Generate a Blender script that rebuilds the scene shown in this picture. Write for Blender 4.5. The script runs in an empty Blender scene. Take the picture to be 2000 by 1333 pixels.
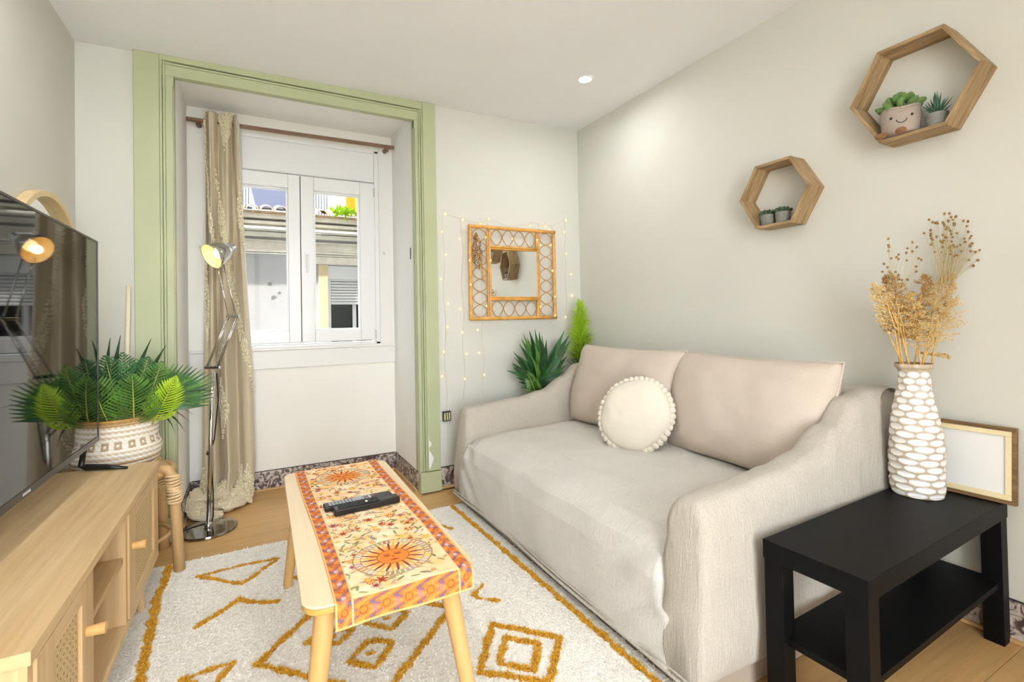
import bpy, bmesh, math, random
import numpy as np
from mathutils import Vector, Matrix

scene = bpy.context.scene
col = scene.collection
rnd = random.Random(7)
pi = math.pi

# ------------------------------------------------------------------ camera
cam_d = bpy.data.cameras.new('camera')
cam = bpy.data.objects.new('camera', cam_d)
col.objects.link(cam)
cam_d.sensor_width = 36.0
cam_d.lens = 948.2 / 2000 * 36.0
cam_d.shift_y = -0.0296
cam_d.clip_start = 0.05
cam_d.clip_end = 200
YAW, PITCH, ROLL = 0.4917, 0.0140, -0.0185
_fh = Vector((math.sin(YAW), math.cos(YAW), 0)); _rh = Vector((math.cos(YAW), -math.sin(YAW), 0)); _uh = Vector((0, 0, 1))
_f = _fh * math.cos(PITCH) + _uh * math.sin(PITCH)
_u = _uh * math.cos(PITCH) - _fh * math.sin(PITCH)
_r2 = _rh * math.cos(ROLL) + _u * math.sin(ROLL)
_u2 = _u * math.cos(ROLL) - _rh * math.sin(ROLL)
cam.matrix_world = Matrix(((_r2.x, _u2.x, -_f.x, 0), (_r2.y, _u2.y, -_f.y, 0), (_r2.z, _u2.z, -_f.z, 1.05), (0, 0, 0, 1)))
scene.camera = cam

# ------------------------------------------------------------------ light
world = bpy.data.worlds.new('world'); scene.world = world
world.use_nodes = True
bg = world.node_tree.nodes['Background']
bg.inputs[0].default_value = (0.88, 0.94, 1.0, 1)
bg.inputs[1].default_value = 9.2
sun_d = bpy.data.lights.new('sun', 'SUN'); sun_d.energy = 11.0; sun_d.angle = 0.01; sun_d.color = (1, .93, .82)
sun = bpy.data.objects.new('sun', sun_d); col.objects.link(sun)
sun.rotation_euler = Vector((0.84, 0.13, -0.52)).to_track_quat('-Z', 'Y').to_euler()

def portal(loc, sx, sy, rot):
    d = bpy.data.lights.new('daylight_portal', 'AREA'); d.shape = 'RECTANGLE'; d.size = sx; d.size_y = sy
    d.cycles.is_portal = True
    o = bpy.data.objects.new('daylight_portal', d); col.objects.link(o); o.location = loc; o.rotation_euler = rot
    return o
portal((0.29, 3.62, 1.5), 1.0, 1.2, (-pi/2, 0, 0))        # front window, facing -y
portal((0.08, -1.98, 1.14), 1.4, 2.28, (pi/2, 0, 0))        # added terrace doors behind the camera, facing +y

vs = scene.view_settings
vs.view_transform = 'Standard'; vs.look = 'None'; vs.gamma = 1.0; vs.use_curve_mapping = False
vs.exposure = 0.84
LAMP_W = 2.0                                                # each recessed ceiling light

# ------------------------------------------------------------------ materials
def lin(c):
    c = [x / 255.0 for x in c]
    return tuple(x / 12.92 if x <= 0.04045 else ((x + 0.055) / 1.055) ** 2.4 for x in c)

class NT:
    def __init__(s, name):
        s.m = bpy.data.materials.new(name); s.m.use_nodes = True
        s.t = s.m.node_tree; s.b = s.t.nodes['Principled BSDF']; s.out = s.t.nodes['Material Output']
    def n(s, typ, **kw):
        n = s.t.nodes.new(typ)
        for k, v in kw.items():
            if hasattr(n, k): setattr(n, k, v)
            else: n.inputs[k.replace('_', ' ')].default_value = v
        return n
    def l(s, a, b): s.t.links.new(a, b)
    def coords(s, scale=(1, 1, 1), gen='Object', rot=(0, 0, 0)):
        tc = s.n('ShaderNodeTexCoord'); mp = s.n('ShaderNodeMapping')
        mp.inputs['Scale'].default_value = scale; mp.inputs['Rotation'].default_value = rot
        s.l(tc.outputs[gen], mp.inputs[0]); return mp.outputs[0]
    def noise(s, co, scale, detail=4, rough=.55, dist=0.0):
        n = s.n('ShaderNodeTexNoise'); n.inputs['Scale'].default_value = scale; n.inputs['Detail'].default_value = detail
        n.inputs['Roughness'].default_value = rough; n.inputs['Distortion'].default_value = dist
        if co is not None: s.l(co, n.inputs['Vector'])
        return n.outputs['Fac']
    def ramp(s, fac, stops):
        r = s.n('ShaderNodeValToRGB'); e = r.color_ramp.elements
        while len(e) < len(stops): e.new(.5)
        for el, (p, c) in zip(e, stops): el.position = p; el.color = (*c, 1)
        s.l(fac, r.inputs[0]); return r.outputs[0]
    def mix(s, fac, a, b, mode='MIX'):
        m = s.n('ShaderNodeMix'); m.data_type = 'RGBA'; m.blend_type = mode
        for sock, v in ((m.inputs[0], fac), (m.inputs[6], a), (m.inputs[7], b)):
            if hasattr(v, 'is_linked') or hasattr(v, 'links'): s.l(v, sock)
            elif isinstance(v, (int, float)): sock.default_value = v
            else: sock.default_value = (*v, 1)
        return m.outputs[2]
    def bump(s, h, strength=.3, dist=.002):
        b = s.n('ShaderNodeBump'); b.inputs['Strength'].default_value = strength; b.inputs['Distance'].default_value = dist
        s.l(h, b.inputs['Height']); s.l(b.outputs[0], s.b.inputs['Normal'])
    def set(s, color=None, rough=None, metal=None, spec=None, **kw):
        if color is not None:
            if hasattr(color, 'links'): s.l(color, s.b.inputs['Base Color'])
            else: s.b.inputs['Base Color'].default_value = (*color, 1)
        if rough is not None: s.b.inputs['Roughness'].default_value = rough
        if metal is not None: s.b.inputs['Metallic'].default_value = metal
        if spec is not None: s.b.inputs['Specular IOR Level'].default_value = spec
        return s

def plain(name, c, rough=.6, metal=0, spec=.5, noise=0.0, nscale=30, bump=0.0, bscale=80, bdist=.001):
    t = NT(name); c = lin(c)
    if noise:
        co = t.coords(); f = t.noise(co, nscale)
        t.set(t.ramp(f, [(.3, tuple(x * (1 - noise) for x in c)), (.7, tuple(min(1, x * (1 + noise)) for x in c))]))
    else: t.set(c)
    t.set(rough=rough, metal=metal, spec=spec)
    if bump:
        co = t.coords(); t.bump(t.noise(co, bscale, 6), bump, bdist)
    return t.m

def wood(name, c1, c2, axis='x', scale=1.0, rough=.5, contrast=(.3, .7), spec=.4, fine=1.0, gen='Object'):
    """long grain along one axis"""
    t = NT(name)
    long, cross = .9 * scale, 13 * scale
    sc = {'x': (long, cross, cross), 'y': (cross, long, cross), 'z': (cross, cross, long)}[axis]
    co = t.coords(sc, gen)
    f1 = t.noise(co, 1.3, 5, .6, 1.2)
    sc2 = tuple(v * (5 if v == cross else 3) for v in sc)
    f2 = t.noise(t.coords(sc2, gen), 1.6, 4, .6, .2)
    base = t.ramp(f1, [(contrast[0], lin(c1)), (contrast[1], lin(c2))])
    dark = t.ramp(f2, [(.35, (1 - .28 * fine,) * 3), (.6, (1, 1, 1))])
    t.set(t.mix(1.0, base, dark, 'MULTIPLY'), rough=rough, spec=spec)
    t.bump(f2, .12, .0006)
    return t.m

def vcol(name, rough=.8, bump=0.0, bscale=400, bdist=.0008, spec=.3, sheen=0.0, trans=0.0):
    t = NT(name)
    a = t.n('ShaderNodeVertexColor'); a.layer_name = 'Col'
    t.set(a.outputs[0], rough=rough, spec=spec)
    if bump: t.bump(t.noise(t.coords(), bscale, 5), bump, bdist)
    return t.m

def fabric(name, c, c2=None, scale=700, bump=.25, rough=.9, crinkle=0.0, cscale=(60, 60, 60), wr=0.0, streak=None):
    t = NT(name); co = t.coords()
    f = t.noise(co, scale, 3, .7)
    big = t.noise(co, 9, 3)
    c = lin(c); c2 = lin(c2) if c2 else tuple(x * .82 for x in c)
    base = t.ramp(f, [(.3, c2), (.65, c)])
    base = t.mix(.35, base, t.ramp(big, [(.35, tuple(x * .93 for x in c)), (.65, tuple(min(1, x * 1.04) for x in c))]))
    t.set(base, rough=rough, spec=.2)
    t.b.inputs['Sheen Weight'].default_value = .15
    h = f
    if crinkle:
        cr = t.noise(t.coords(cscale), 1.0, 4, .6, .8)
        m = t.n('ShaderNodeMath', operation='MULTIPLY_ADD'); t.l(cr, m.inputs[0]); m.inputs[1].default_value = crinkle; t.l(f, m.inputs[2]); h = m.outputs[0]
    if wr:
        w = t.noise(t.coords((2.2, 2.2, 3.5)), 2.0, 3, .5, 1.5)
        m = t.n('ShaderNodeMath', operation='MULTIPLY_ADD'); t.l(w, m.inputs[0]); m.inputs[1].default_value = wr; t.l(h, m.inputs[2]); h = m.outputs[0]
    t.bump(h, bump, .0035)
    return t.m

def emit(name, c, s):
    t = NT(name); t.set((0, 0, 0)); t.b.inputs['Emission Color'].default_value = (*c, 1); t.b.inputs['Emission Strength'].default_value = s
    return t.m

def clear_glass(name, tint=(1, 1, 1), refl=.004):
    t = NT(name); t.t.nodes.remove(t.b)
    tr = t.n('ShaderNodeBsdfTransparent'); tr.inputs[0].default_value = (*tint, 1)
    gl = t.n('ShaderNodeBsdfGlossy'); gl.inputs['Roughness'].default_value = .01
    mx = t.n('ShaderNodeMixShader'); mx.inputs[0].default_value = refl; t.l(tr.outputs[0], mx.inputs[1]); t.l(gl.outputs[0], mx.inputs[2])
    t.l(mx.outputs[0], t.out.inputs[0]); return t.m

M = {}
def wallmat(name, c):
    t = NT(name); co = t.coords(); f = t.noise(co, 2.2, 3); c = lin(c)
    t.set(t.ramp(f, [(.3, tuple(x * .97 for x in c)), (.7, c)]), rough=.85, spec=.25); t.bump(t.noise(co, 240, 4), .12, .0006); return t.m
M['wall'] = wallmat('wall_paint', (217, 216, 207))
M['ceiling'] = wallmat('ceiling_paint', (244, 245, 246))
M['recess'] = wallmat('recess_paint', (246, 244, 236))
M['lining'] = wallmat('recess_brightened', (250, 249, 245))  # whiter than the walls, stands in for window light in the recess
M['green'] = plain('sage_green_paint', (182, 188, 150), .45, noise=.03, nscale=6, bump=.1, bscale=60)
M['pvc'] = plain('white_pvc', (238, 238, 238), .3, spec=.5)
M['whitewood'] = plain('white_painted_wood', (236, 234, 230), .45, bump=.05, bscale=50)
M['glass'] = clear_glass('window_glass')
M['mirror'] = plain('mirror_silver', (240, 243, 243), .0, metal=1)
M['chrome'] = plain('chrome', (200, 198, 195), .12, metal=1)
M['chrome_dark'] = plain('polished_steel', (165, 160, 155), .08, metal=1)
M['black_plastic'] = plain('black_plastic', (18, 18, 20), .35)
M['rubber'] = plain('black_rubber', (14, 14, 15), .6)
M['black_lacquer'] = plain('black_lacquer', (11, 11, 12), .5, spec=.14, bump=.03, bscale=300)
M['dark_gloss'] = plain('dark_gloss', (6, 6, 7), .04, spec=.55)
M['grey_concrete'] = plain('grey_concrete', (128, 128, 122), .9, noise=.18, nscale=60, bump=.3, bscale=150)
M['oak_floor'] = wood('oak_laminate', (200, 154, 94), (224, 184, 126), 'x', .55, .38, fine=.5)
M['oak_x'] = wood('light_oak_x', (214, 178, 128), (232, 202, 156), 'y', .6, .5, fine=.45)
M['oak_z'] = wood('light_oak_z', (206, 168, 118), (226, 194, 146), 'z', .6, .5, fine=.5)
M['oak_in'] = wood('oak_inner', (202, 164, 114), (220, 186, 138), 'y', .6, .6, fine=.5)
M['birch'] = wood('pale_birch', (236, 208, 164), (246, 224, 186), 'y', .5, .32, fine=.25)
M['birch_leg'] = wood('honey_birch', (212, 164, 98), (228, 186, 124), 'z', .6, .4, fine=.35)
M['strip_oak'] = plain('oak_strip', (204, 164, 112), .5, noise=.08, nscale=20)
M['birch_edge'] = plain('birch_edge', (206, 164, 84), .4, noise=.06, nscale=40)
M['acacia'] = wood('acacia_board', (138, 108, 70), (206, 176, 132), 'y', 3.0, .6, fine=1.3)
M['acacia_z'] = wood('acacia_board_diag', (150, 112, 66), (200, 164, 112), 'y', 1.6, .6, fine=1.1)
M['rod'] = wood('walnut_rod', (122, 92, 72), (152, 120, 96), 'x', 1.2, .55)
M['rattan_pole'] = wood('rattan_pole', (206, 164, 108), (226, 188, 134), 'z', 1, .5, fine=.4)
M['rattan_wrap'] = plain('rattan_binding', (228, 198, 150), .55, noise=.1, nscale=90)
M['bamboo'] = plain('bamboo_cane', (222, 164, 80), .35, noise=.22, nscale=26, spec=.5)
M['cane_thin'] = plain('split_cane', (196, 146, 76), .45, noise=.15, nscale=60)
M['leaf_dark'] = plain('leaf_dark', (38, 74, 40), .4, noise=.35, nscale=18)
M['leaf_mid'] = plain('leaf_mid', (84, 128, 52), .42, noise=.35, nscale=22)
M['leaf_light'] = plain('leaf_light', (116, 160, 58), .45, noise=.25, nscale=22)
M['leaf_lime'] = plain('leaf_lime', (164, 200, 40), .45, noise=.2, nscale=26)
M['stem'] = plain('leaf_rib', (186, 180, 80), .5)
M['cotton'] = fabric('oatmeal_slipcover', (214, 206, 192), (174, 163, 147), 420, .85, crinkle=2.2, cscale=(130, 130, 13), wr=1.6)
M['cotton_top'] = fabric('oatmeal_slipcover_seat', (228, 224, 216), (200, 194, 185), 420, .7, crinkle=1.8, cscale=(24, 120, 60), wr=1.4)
M['cushion'] = fabric('beige_cushion_cover', (216, 202, 188), (184, 168, 152), 600, .35, wr=3.0)
M['pillow'] = fabric('cream_linen', (238, 230, 214), (214, 204, 184), 500, .3)
M['pompom'] = fabric('cream_wool', (240, 232, 216), (216, 204, 184), 260, .6)
M['underskirt'] = fabric('taupe_underskirt', (176, 160, 144), (150, 136, 120), 500, .25)
M['curtain'] = fabric('linen_curtain', (220, 206, 178), (188, 172, 142), 500, .35, crinkle=.5, cscale=(300, 300, 40))
M['curtain_tuft'] = plain('curtain_boucle', (236, 220, 188), .95, noise=.3, nscale=120)
M['sheer'] = fabric('curtain_lining', (236, 228, 216), None, 500, .2)
M['paper'] = plain('white_paper', (238, 238, 236), .7)
M['plush'] = fabric('plush_linen', (184, 168, 156), (150, 136, 126), 300, .4)
M['plush_green'] = fabric('plush_green', (112, 146, 82), (84, 116, 62), 300, .4)
M['plush_brown'] = fabric('plush_brown', (150, 108, 74), (116, 80, 52), 300, .4)
M['bulb'] = emit('fairy_bulb', (1.0, .64, .22), 1.7)
M['wire'] = plain('copper_wire', (206, 196, 176), .4)
M['plaster'] = plain('facade_plaster', (184, 184, 187), .9, noise=.06, nscale=2.5, bump=.15, bscale=30)
M['stone'] = plain('facade_stone', (244, 238, 228), .9, noise=.14, nscale=5, bump=.2, bscale=25)
M['ochre'] = plain('ochre_jamb', (222, 204, 168), .85, noise=.06, nscale=8)
M['terracotta'] = plain('terracotta_tile', (196, 168, 136), .85, noise=.3, nscale=12)
M['terracotta_red'] = plain('terracotta_red', (196, 106, 66), .85, noise=.3, nscale=12)
M['slate'] = plain('slate_roof', (50, 56, 76), .8, noise=.1, nscale=12)
M['pale_blue'] = plain('pale_blue_wall', (206, 220, 226), .85, noise=.04, nscale=5)
M['orange_cloth'] = plain('orange_cloth', (246, 150, 30), .8, noise=.1, nscale=6)
M['shutter'] = plain('white_shutter', (226, 228, 232), .5)

M['render_dark'] = plain('dark_render', (132, 124, 112), .9, noise=.1, nscale=2)
M['terrace'] = plain('pale_bounce_terrace', (236, 234, 230), .8, noise=.05, nscale=3)  # for the added slab, kept pale to bounce daylight
def t_baseboard():
    t = NT('floral_baseboard'); co = t.coords((1, 1, 1))
    f = t.noise(co, 24, 5, .62, 1.6); g = t.noise(co, 9, 2)
    base = t.ramp(f, [(.42, lin((70, 48, 48))), (.48, lin((112, 86, 84))), (.52, lin((190, 178, 168))), (.60, lin((222, 214, 202)))])
    t.set(t.mix(.25, base, t.ramp(g, [(.4, lin((60, 44, 46))), (.6, lin((190, 180, 172)))])), rough=.5); return t.m
M['floral'] = t_baseboard()

def t_rattan():
    t = NT('woven_rattan'); co = t.coords((1, 1, 1))
    w1 = t.n('ShaderNodeTexWave', wave_type='BANDS', bands_direction='Y'); w1.inputs['Scale'].default_value = 17; w1.inputs['Distortion'].default_value = .6
    w2 = t.n('ShaderNodeTexWave', wave_type='BANDS', bands_direction='Z'); w2.inputs['Scale'].default_value = 17; w2.inputs['Distortion'].default_value = .6
    t.l(co, w1.inputs[0]); t.l(co, w2.inputs[0])
    m = t.n('ShaderNodeMath', operation='MULTIPLY'); t.l(w1.outputs['Fac'], m.inputs[0]); t.l(w2.outputs['Fac'], m.inputs[1])
    f = t.noise(co, 60, 3)
    base = t.ramp(m.outputs[0], [(.02, lin((206, 176, 122))), (.35, lin((236, 212, 164))), (.85, lin((150, 116, 68)))])
    t.set(base, rough=.6); t.bump(m.outputs[0], .6, .002); return t.m
M['rattan'] = t_rattan()

# ------------------------------------------------------------------ mesh helpers
class MB:
    def __init__(s): s.V = []; s.F = []; s.C = None
    def add(s, V, F):
        o = len(s.V); s.V.extend([tuple(v) for v in V]); s.F.extend([tuple(i + o for i in f) for f in F]); return s
    def box(s, lo, hi, R=None, c=None):
        x0, y0, z0 = lo; x1, y1, z1 = hi
        V = [Vector(p) for p in ((x0, y0, z0), (x1, y0, z0), (x1, y1, z0), (x0, y1, z0), (x0, y0, z1), (x1, y0, z1), (x1, y1, z1), (x0, y1, z1))]
        if R is not None:
            cc = Vector(c) if c is not None else Vector(((x0 + x1) / 2, (y0 + y1) / 2, (z0 + z1) / 2))
            V = [R @ (v - cc) + cc for v in V]
        return s.add(V, [(0, 3, 2, 1), (4, 5, 6, 7), (0, 1, 5, 4), (1, 2, 6, 5), (2, 3, 7, 6), (3, 0, 4, 7)])
    def tube(s, pts, r, seg=8, cap=True, flat=None):
        pts = [Vector(p) for p in pts]; n = len(pts)
        rr = r if isinstance(r, (list, tuple)) else [r] * n
        d0 = (pts[1] - pts[0]).normalized()
        up = Vector((0, 0, 1)) if abs(d0.z) < .9 else Vector((1, 0, 0))
        a = d0.cross(up).normalized(); V = []; F = []
        for i, p in enumerate(pts):
            d = (pts[min(i + 1, n - 1)] - pts[max(i - 1, 0)])
            if d.length < 1e-9: d = d0
            d.normalize(); a = (a - d * a.dot(d)); a.normalize(); b = d.cross(a)
            for k in range(seg):
                t = 2 * pi * k / seg
                V.append(p + (a * math.cos(t) + b * math.sin(t) * (flat or 1)) * rr[i])
        for i in range(n - 1):
            for k in range(seg):
                k2 = (k + 1) % seg
                F.append((i * seg + k, i * seg + k2, (i + 1) * seg + k2, (i + 1) * seg + k))
        if cap: F.append(tuple(range(seg - 1, -1, -1))); F.append(tuple((n - 1) * seg + k for k in range(seg)))
        return s.add(V, F)
    def lathe(s, prof, seg=24, c=(0, 0, 0), cap=True):
        V = []; F = []; n = len(prof)
        for r, z in prof:
            for k in range(seg):
                t = 2 * pi * k / seg; V.append((c[0] + r * math.cos(t), c[1] + r * math.sin(t), c[2] + z))
        for i in range(n - 1):
            for k in range(seg):
                k2 = (k + 1) % seg
                F.append((i * seg + k, i * seg + k2, (i + 1) * seg + k2, (i + 1) * seg + k))
        if cap:
            F.append(tuple(range(seg - 1, -1, -1))); F.append(tuple((n - 1) * seg + k for k in range(seg)))
        return s.add(V, F)
    def grid(s, fn, nu, nv, closed_u=False):
        V = [fn(i / (nu if closed_u else nu - 1), j / (nv - 1)) for j in range(nv) for i in range(nu)]
        F = []
        for j in range(nv - 1):
            for i in range(nu if closed_u else nu - 1):
                i2 = (i + 1) % nu
                F.append((j * nu + i, j * nu + i2, (j + 1) * nu + i2, (j + 1) * nu + i))
        return s.add(V, F)
    def ball(s, c, r, seg=10, rings=6, R=None):
        rx, ry, rz = r if isinstance(r, (list, tuple)) else (r, r, r)
        V = []; F = []
        for j in range(rings + 1):
            ph = pi * j / rings
            for k in range(seg):
                t = 2 * pi * k / seg
                v = Vector((rx * math.sin(ph) * math.cos(t), ry * math.sin(ph) * math.sin(t), -rz * math.cos(ph)))
                if R is not None: v = R @ v
                V.append(Vector(c) + v)
        for j in range(rings):
            for k in range(seg):
                k2 = (k + 1) % seg
                if j == 0: F.append((k, (j + 1) * seg + k2, (j + 1) * seg + k))
                elif j == rings - 1: F.append((j * seg + k, j * seg + k2, (j + 1) * seg + k))
                else: F.append((j * seg + k, j * seg + k2, (j + 1) * seg + k2, (j + 1) * seg + k))
        return s.add(V, F)
    def prism(s, poly, a, b, axis='z'):
        """poly: 2d outline, extruded along axis from a to b"""
        n = len(poly)
        def p3(p, t): return {'z': (p[0], p[1], t), 'y': (p[0], t, p[1]), 'x': (t, p[0], p[1])}[axis]
        V = [p3(p, a) for p in poly] + [p3(p, b) for p in poly]
        F = [tuple(range(n - 1, -1, -1)), tuple(range(n, 2 * n))] + [(i, (i + 1) % n, n + (i + 1) % n, n + i) for i in range(n)]
        return s.add(V, F)
    def build(s, name, mat, parent=None, smooth=False, bevel=0, seg=2, colors=None, solid=0, subsurf=0, **props):
        me = bpy.data.meshes.new(name); me.from_pydata([tuple(v) for v in s.V], [], s.F)
        bm = bmesh.new(); bm.from_mesh(me); bmesh.ops.recalc_face_normals(bm, faces=bm.faces); bm.to_mesh(me); bm.free()
        me.materials.append(mat)
        if colors is not None:
            at = me.color_attributes.new('Col', 'FLOAT_COLOR', 'POINT'); c = np.ones((len(s.V), 4), np.float32); c[:, :3] = colors
            at.data.foreach_set('color', c.ravel())
        if smooth: me.polygons.foreach_set('use_smooth', [True] * len(me.polygons))
        o = bpy.data.objects.new(name, me); col.objects.link(o)
        if parent is not None: o.parent = parent
        if solid: m = o.modifiers.new('t', 'SOLIDIFY'); m.thickness = solid; m.offset = 0
        if bevel:
            m = o.modifiers.new('b', 'BEVEL'); m.width = bevel; m.segments = seg; m.limit_method = 'ANGLE'; m.angle_limit = .6
            if not smooth:
                me.polygons.foreach_set('use_smooth', [True] * len(me.polygons)); m.harden_normals = True
        if subsurf: m = o.modifiers.new('s', 'SUBSURF'); m.levels = subsurf; m.render_levels = subsurf
        for k, v in props.items(): o[k] = v
        return o

def tag(o, label, cat, group=None, kind=None):
    o['label'] = label; o['category'] = cat
    if group: o['group'] = group
    if kind: o['kind'] = kind
    return o

def thing(name, label=None, cat=None, loc=(0, 0, 0), rot=(0, 0, 0), group=None, kind=None):
    o = bpy.data.objects.new(name, None); col.objects.link(o); o.location = loc; o.rotation_euler = rot; o.empty_display_size = .05
    if label: tag(o, label, cat, group, kind)
    elif kind: o['kind'] = kind
    return o

def box(name, lo, hi, mat, parent=None, bevel=0.0, **k): return MB().box(lo, hi).build(name, mat, parent, bevel=bevel, **k)
def struct(o): o['kind'] = 'structure'; return o

def share(src, name, parent, loc=(0, 0, 0), rot=(0, 0, 0)):
    o = src.copy(); o.name = name; col.objects.link(o); o.parent = parent; o.location = loc; o.rotation_euler = rot
    return o

def vnoise(p, s=1.0, seed=0.0):
    from mathutils import noise as mn
    return mn.noise(Vector(p) * s + Vector((seed, seed * 1.7, seed * .3)))
# ================================================================== the room
XL, XR, YB, YR, YW = -0.705, 2.11, 2.88, -1.80, 3.42
RX0, RX1 = -0.335, 0.887            # window recess
def zc(x): return 2.355 + (x - XL) * 0.017

# floor with separate boards
fl = struct(box('floor', (XL - .15, YR - .15, -.12), (XR + .15, YW + .2, -.008), M['oak_floor']))
pl = MB().box((0, 0, -.008), (1.1985, .1985, 0)).build('plank', M['oak_floor'], fl, bevel=.0008, seg=1)
first = True
row = 0; y = YR
pieces = {}
while y < YW - .01:
    w = min(.2, YW - y)
    x = XL - ((row * .43) % 1.2)
    while x < XR:
        a, b = max(x, XL), min(x + 1.2, XR)
        if y + w > YB: a, b = max(a, RX0 - .0), min(b, RX1)
        if b - a > .02:
            key = (round(b - a, 3), round(w, 3))
            if key not in pieces:
                me = MB().box((0, 0, -.008), (b - a - .0012, w - .0012, 0)).build('plank', M['oak_floor'], fl, bevel=.0006, seg=1)
                me.location = (a, y, 0); pieces[key] = me
            else: share(pieces[key], 'plank', fl, (a, y, 0))
        x += 1.2
    y += w; row += 1
bpy.data.objects.remove(pl)

# walls
struct(box('wall_left', (XL - .15, YR - .15, 0), (XL, YB + .6, 2.75), M['wall']))
struct(box('wall_right', (XR, YR - .15, 0), (XR + .15, YB + .7, 2.75), M['wall']))
DX0, DX1, DZ1 = -.60, .75, 2.28
struct(MB().box((XL - .15, YR - .15, 0), (DX0, YR, 2.75)).box((DX1, YR - .15, 0), (XR + .15, YR, 2.75)).box((DX0, YR - .15, DZ1), (DX1, YR, 2.75)).build('wall_rear', M['wall']))
struct(box('wall_light_block', (1.12, -.78, 0), (XR, -.68, 2.75), M['wall']))  # added out of view to keep door light off the near right wall
wb = MB().box((XL, YB, 0), (RX0, YW + .2, 2.75)).box((RX1, YB, 0), (XR, YW + .2, 2.75)).box((RX0, YB, 2.345), (RX1, YW + .2, 2.75))
struct(wb.build('wall_back', M['wall']))
# recess lining, whitened to make up for weak window light
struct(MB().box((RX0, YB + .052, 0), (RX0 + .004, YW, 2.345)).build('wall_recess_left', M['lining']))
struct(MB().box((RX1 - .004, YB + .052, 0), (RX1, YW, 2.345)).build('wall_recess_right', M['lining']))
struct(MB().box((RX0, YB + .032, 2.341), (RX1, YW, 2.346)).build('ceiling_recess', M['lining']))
# wall under, above and beside the window
WX0, WX1, WZ0, WZ1 = -.20, .785, .90, 2.225
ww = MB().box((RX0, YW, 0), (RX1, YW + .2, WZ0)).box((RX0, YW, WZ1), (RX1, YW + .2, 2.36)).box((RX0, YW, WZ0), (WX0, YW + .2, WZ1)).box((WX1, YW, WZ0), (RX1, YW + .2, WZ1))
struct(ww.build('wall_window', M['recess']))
# our building goes on outside, unseen; sized to cut sky light on the street
struct(MB().box((-40, YW - .1, 2.80), (42, YW + .2, 16)).box((-40, YW - .1, -3), (XL - .16, YW + .2, 2.80)).box((XR + .16, YW - .1, -3), (42, YW + .2, 2.80)).box((XL - .16, YW - .1, -3), (XR + .16, YW + .2, -.13)).build('wall_street_shade', M['render_dark']))
cv = [(XL - .15, YR - .15), (XR + .15, YR - .15), (XR + .15, YB + .05), (XL - .15, YB + .05)]
cm = MB().add([(x, y, zc(x)) for x, y in cv] + [(x, y, 2.78) for x, y in cv], [(0, 1, 2, 3), (4, 7, 6, 5), (0, 4, 5, 1), (1, 5, 6, 2), (2, 6, 7, 3), (3, 7, 4, 0)])
struct(cm.build('ceiling', M['ceiling']))

struct(MB().box((-60, -60, -3.4), (62, 80, -3.05)).build('floor_ground', M['grey_concrete']))
struct(MB().box((-6, -12, -.30), (8, YR - .15, -.015)).build('floor_bounce_terrace', M['terrace']))  # unseen slab added to bounce sky light up onto the ceiling
# glazed terrace doors, added unseen behind the camera to let in frontal daylight
bd = thing('door_added_1', kind='structure', loc=(0, YR, 0))
xm = (DX0 + DX1) / 2
for nm, x0, x1, z0, z1 in (('door_frame', DX0, DX0 + .06, 0, DZ1), ('door_frame', DX1 - .06, DX1, 0, DZ1), ('door_frame', xm - .035, xm + .035, 0, DZ1), ('door_head', DX0 + .06, DX1 - .06, DZ1 - .06, DZ1), ('door_sill', DX0 + .06, DX1 - .06, 0, .06)):
    box(nm, (x0, -.10, z0), (x1, -.03, z1), M['pvc'], bd, bevel=.003)
for x0, x1 in ((DX0 + .06, xm - .035), (xm + .035, DX1 - .06)): box('pane', (x0, -.07, .06), (x1, -.064, DZ1 - .06), M['glass'], bd)

# baseboards: floral band on a wooden strip
def baseboard(name, p, q, n, h=.128, t=.010):
    """p,q: ends on the wall face, n: into the room"""
    p, q, n = Vector((*p, 0)), Vector((*q, 0)), Vector((*n, 0))
    def slab(t, z0, z1): 
        V = []
        for z in (z0, z1):
            for a, k in ((p, 0), (q, 0), (q, t), (p, t)): V.append(a + n * k + Vector((0, 0, z)))
        return V
    F = [(0, 3, 2, 1), (4, 5, 6, 7), (0, 1, 5, 4), (1, 2, 6, 5), (2, 3, 7, 6), (3, 0, 4, 7)]
    o = struct(MB().add(slab(t, .0, h), F).build(name, M['floral'], bevel=.001))
    MB().add(slab(t * .55, h, h + .004), F).build('top_edge', M['darkline'], o)
    MB().add(slab(t + .012, 0, .014), F).build('wood_strip', M['strip_oak'], o, bevel=.004)
    return o
M['darkline'] = plain('dark_top_edge', (58, 48, 46), .6)
baseboard('baseboard_right', (XR, YR), (XR, YB), (-1, 0))
baseboard('baseboard_back', (1.015, YB), (XR - .011, YB), (0, -1))
baseboard('baseboard_recess', (RX0 + .011, YW), (RX1 - .011, YW), (0, -1), .118)
baseboard('baseboard_recess_side', (RX1, YB + .02), (RX1, YW), (-1, 0), .118)
baseboard('baseboard_recess_left', (RX0, YB + .02), (RX0, YW), (1, 0), .118)
baseboard('baseboard_left', (XL, YR), (XL, YB), (1, 0))
baseboard('baseboard_corner', (XL + .011, YB), (-.49, YB), (0, -1))

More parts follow.
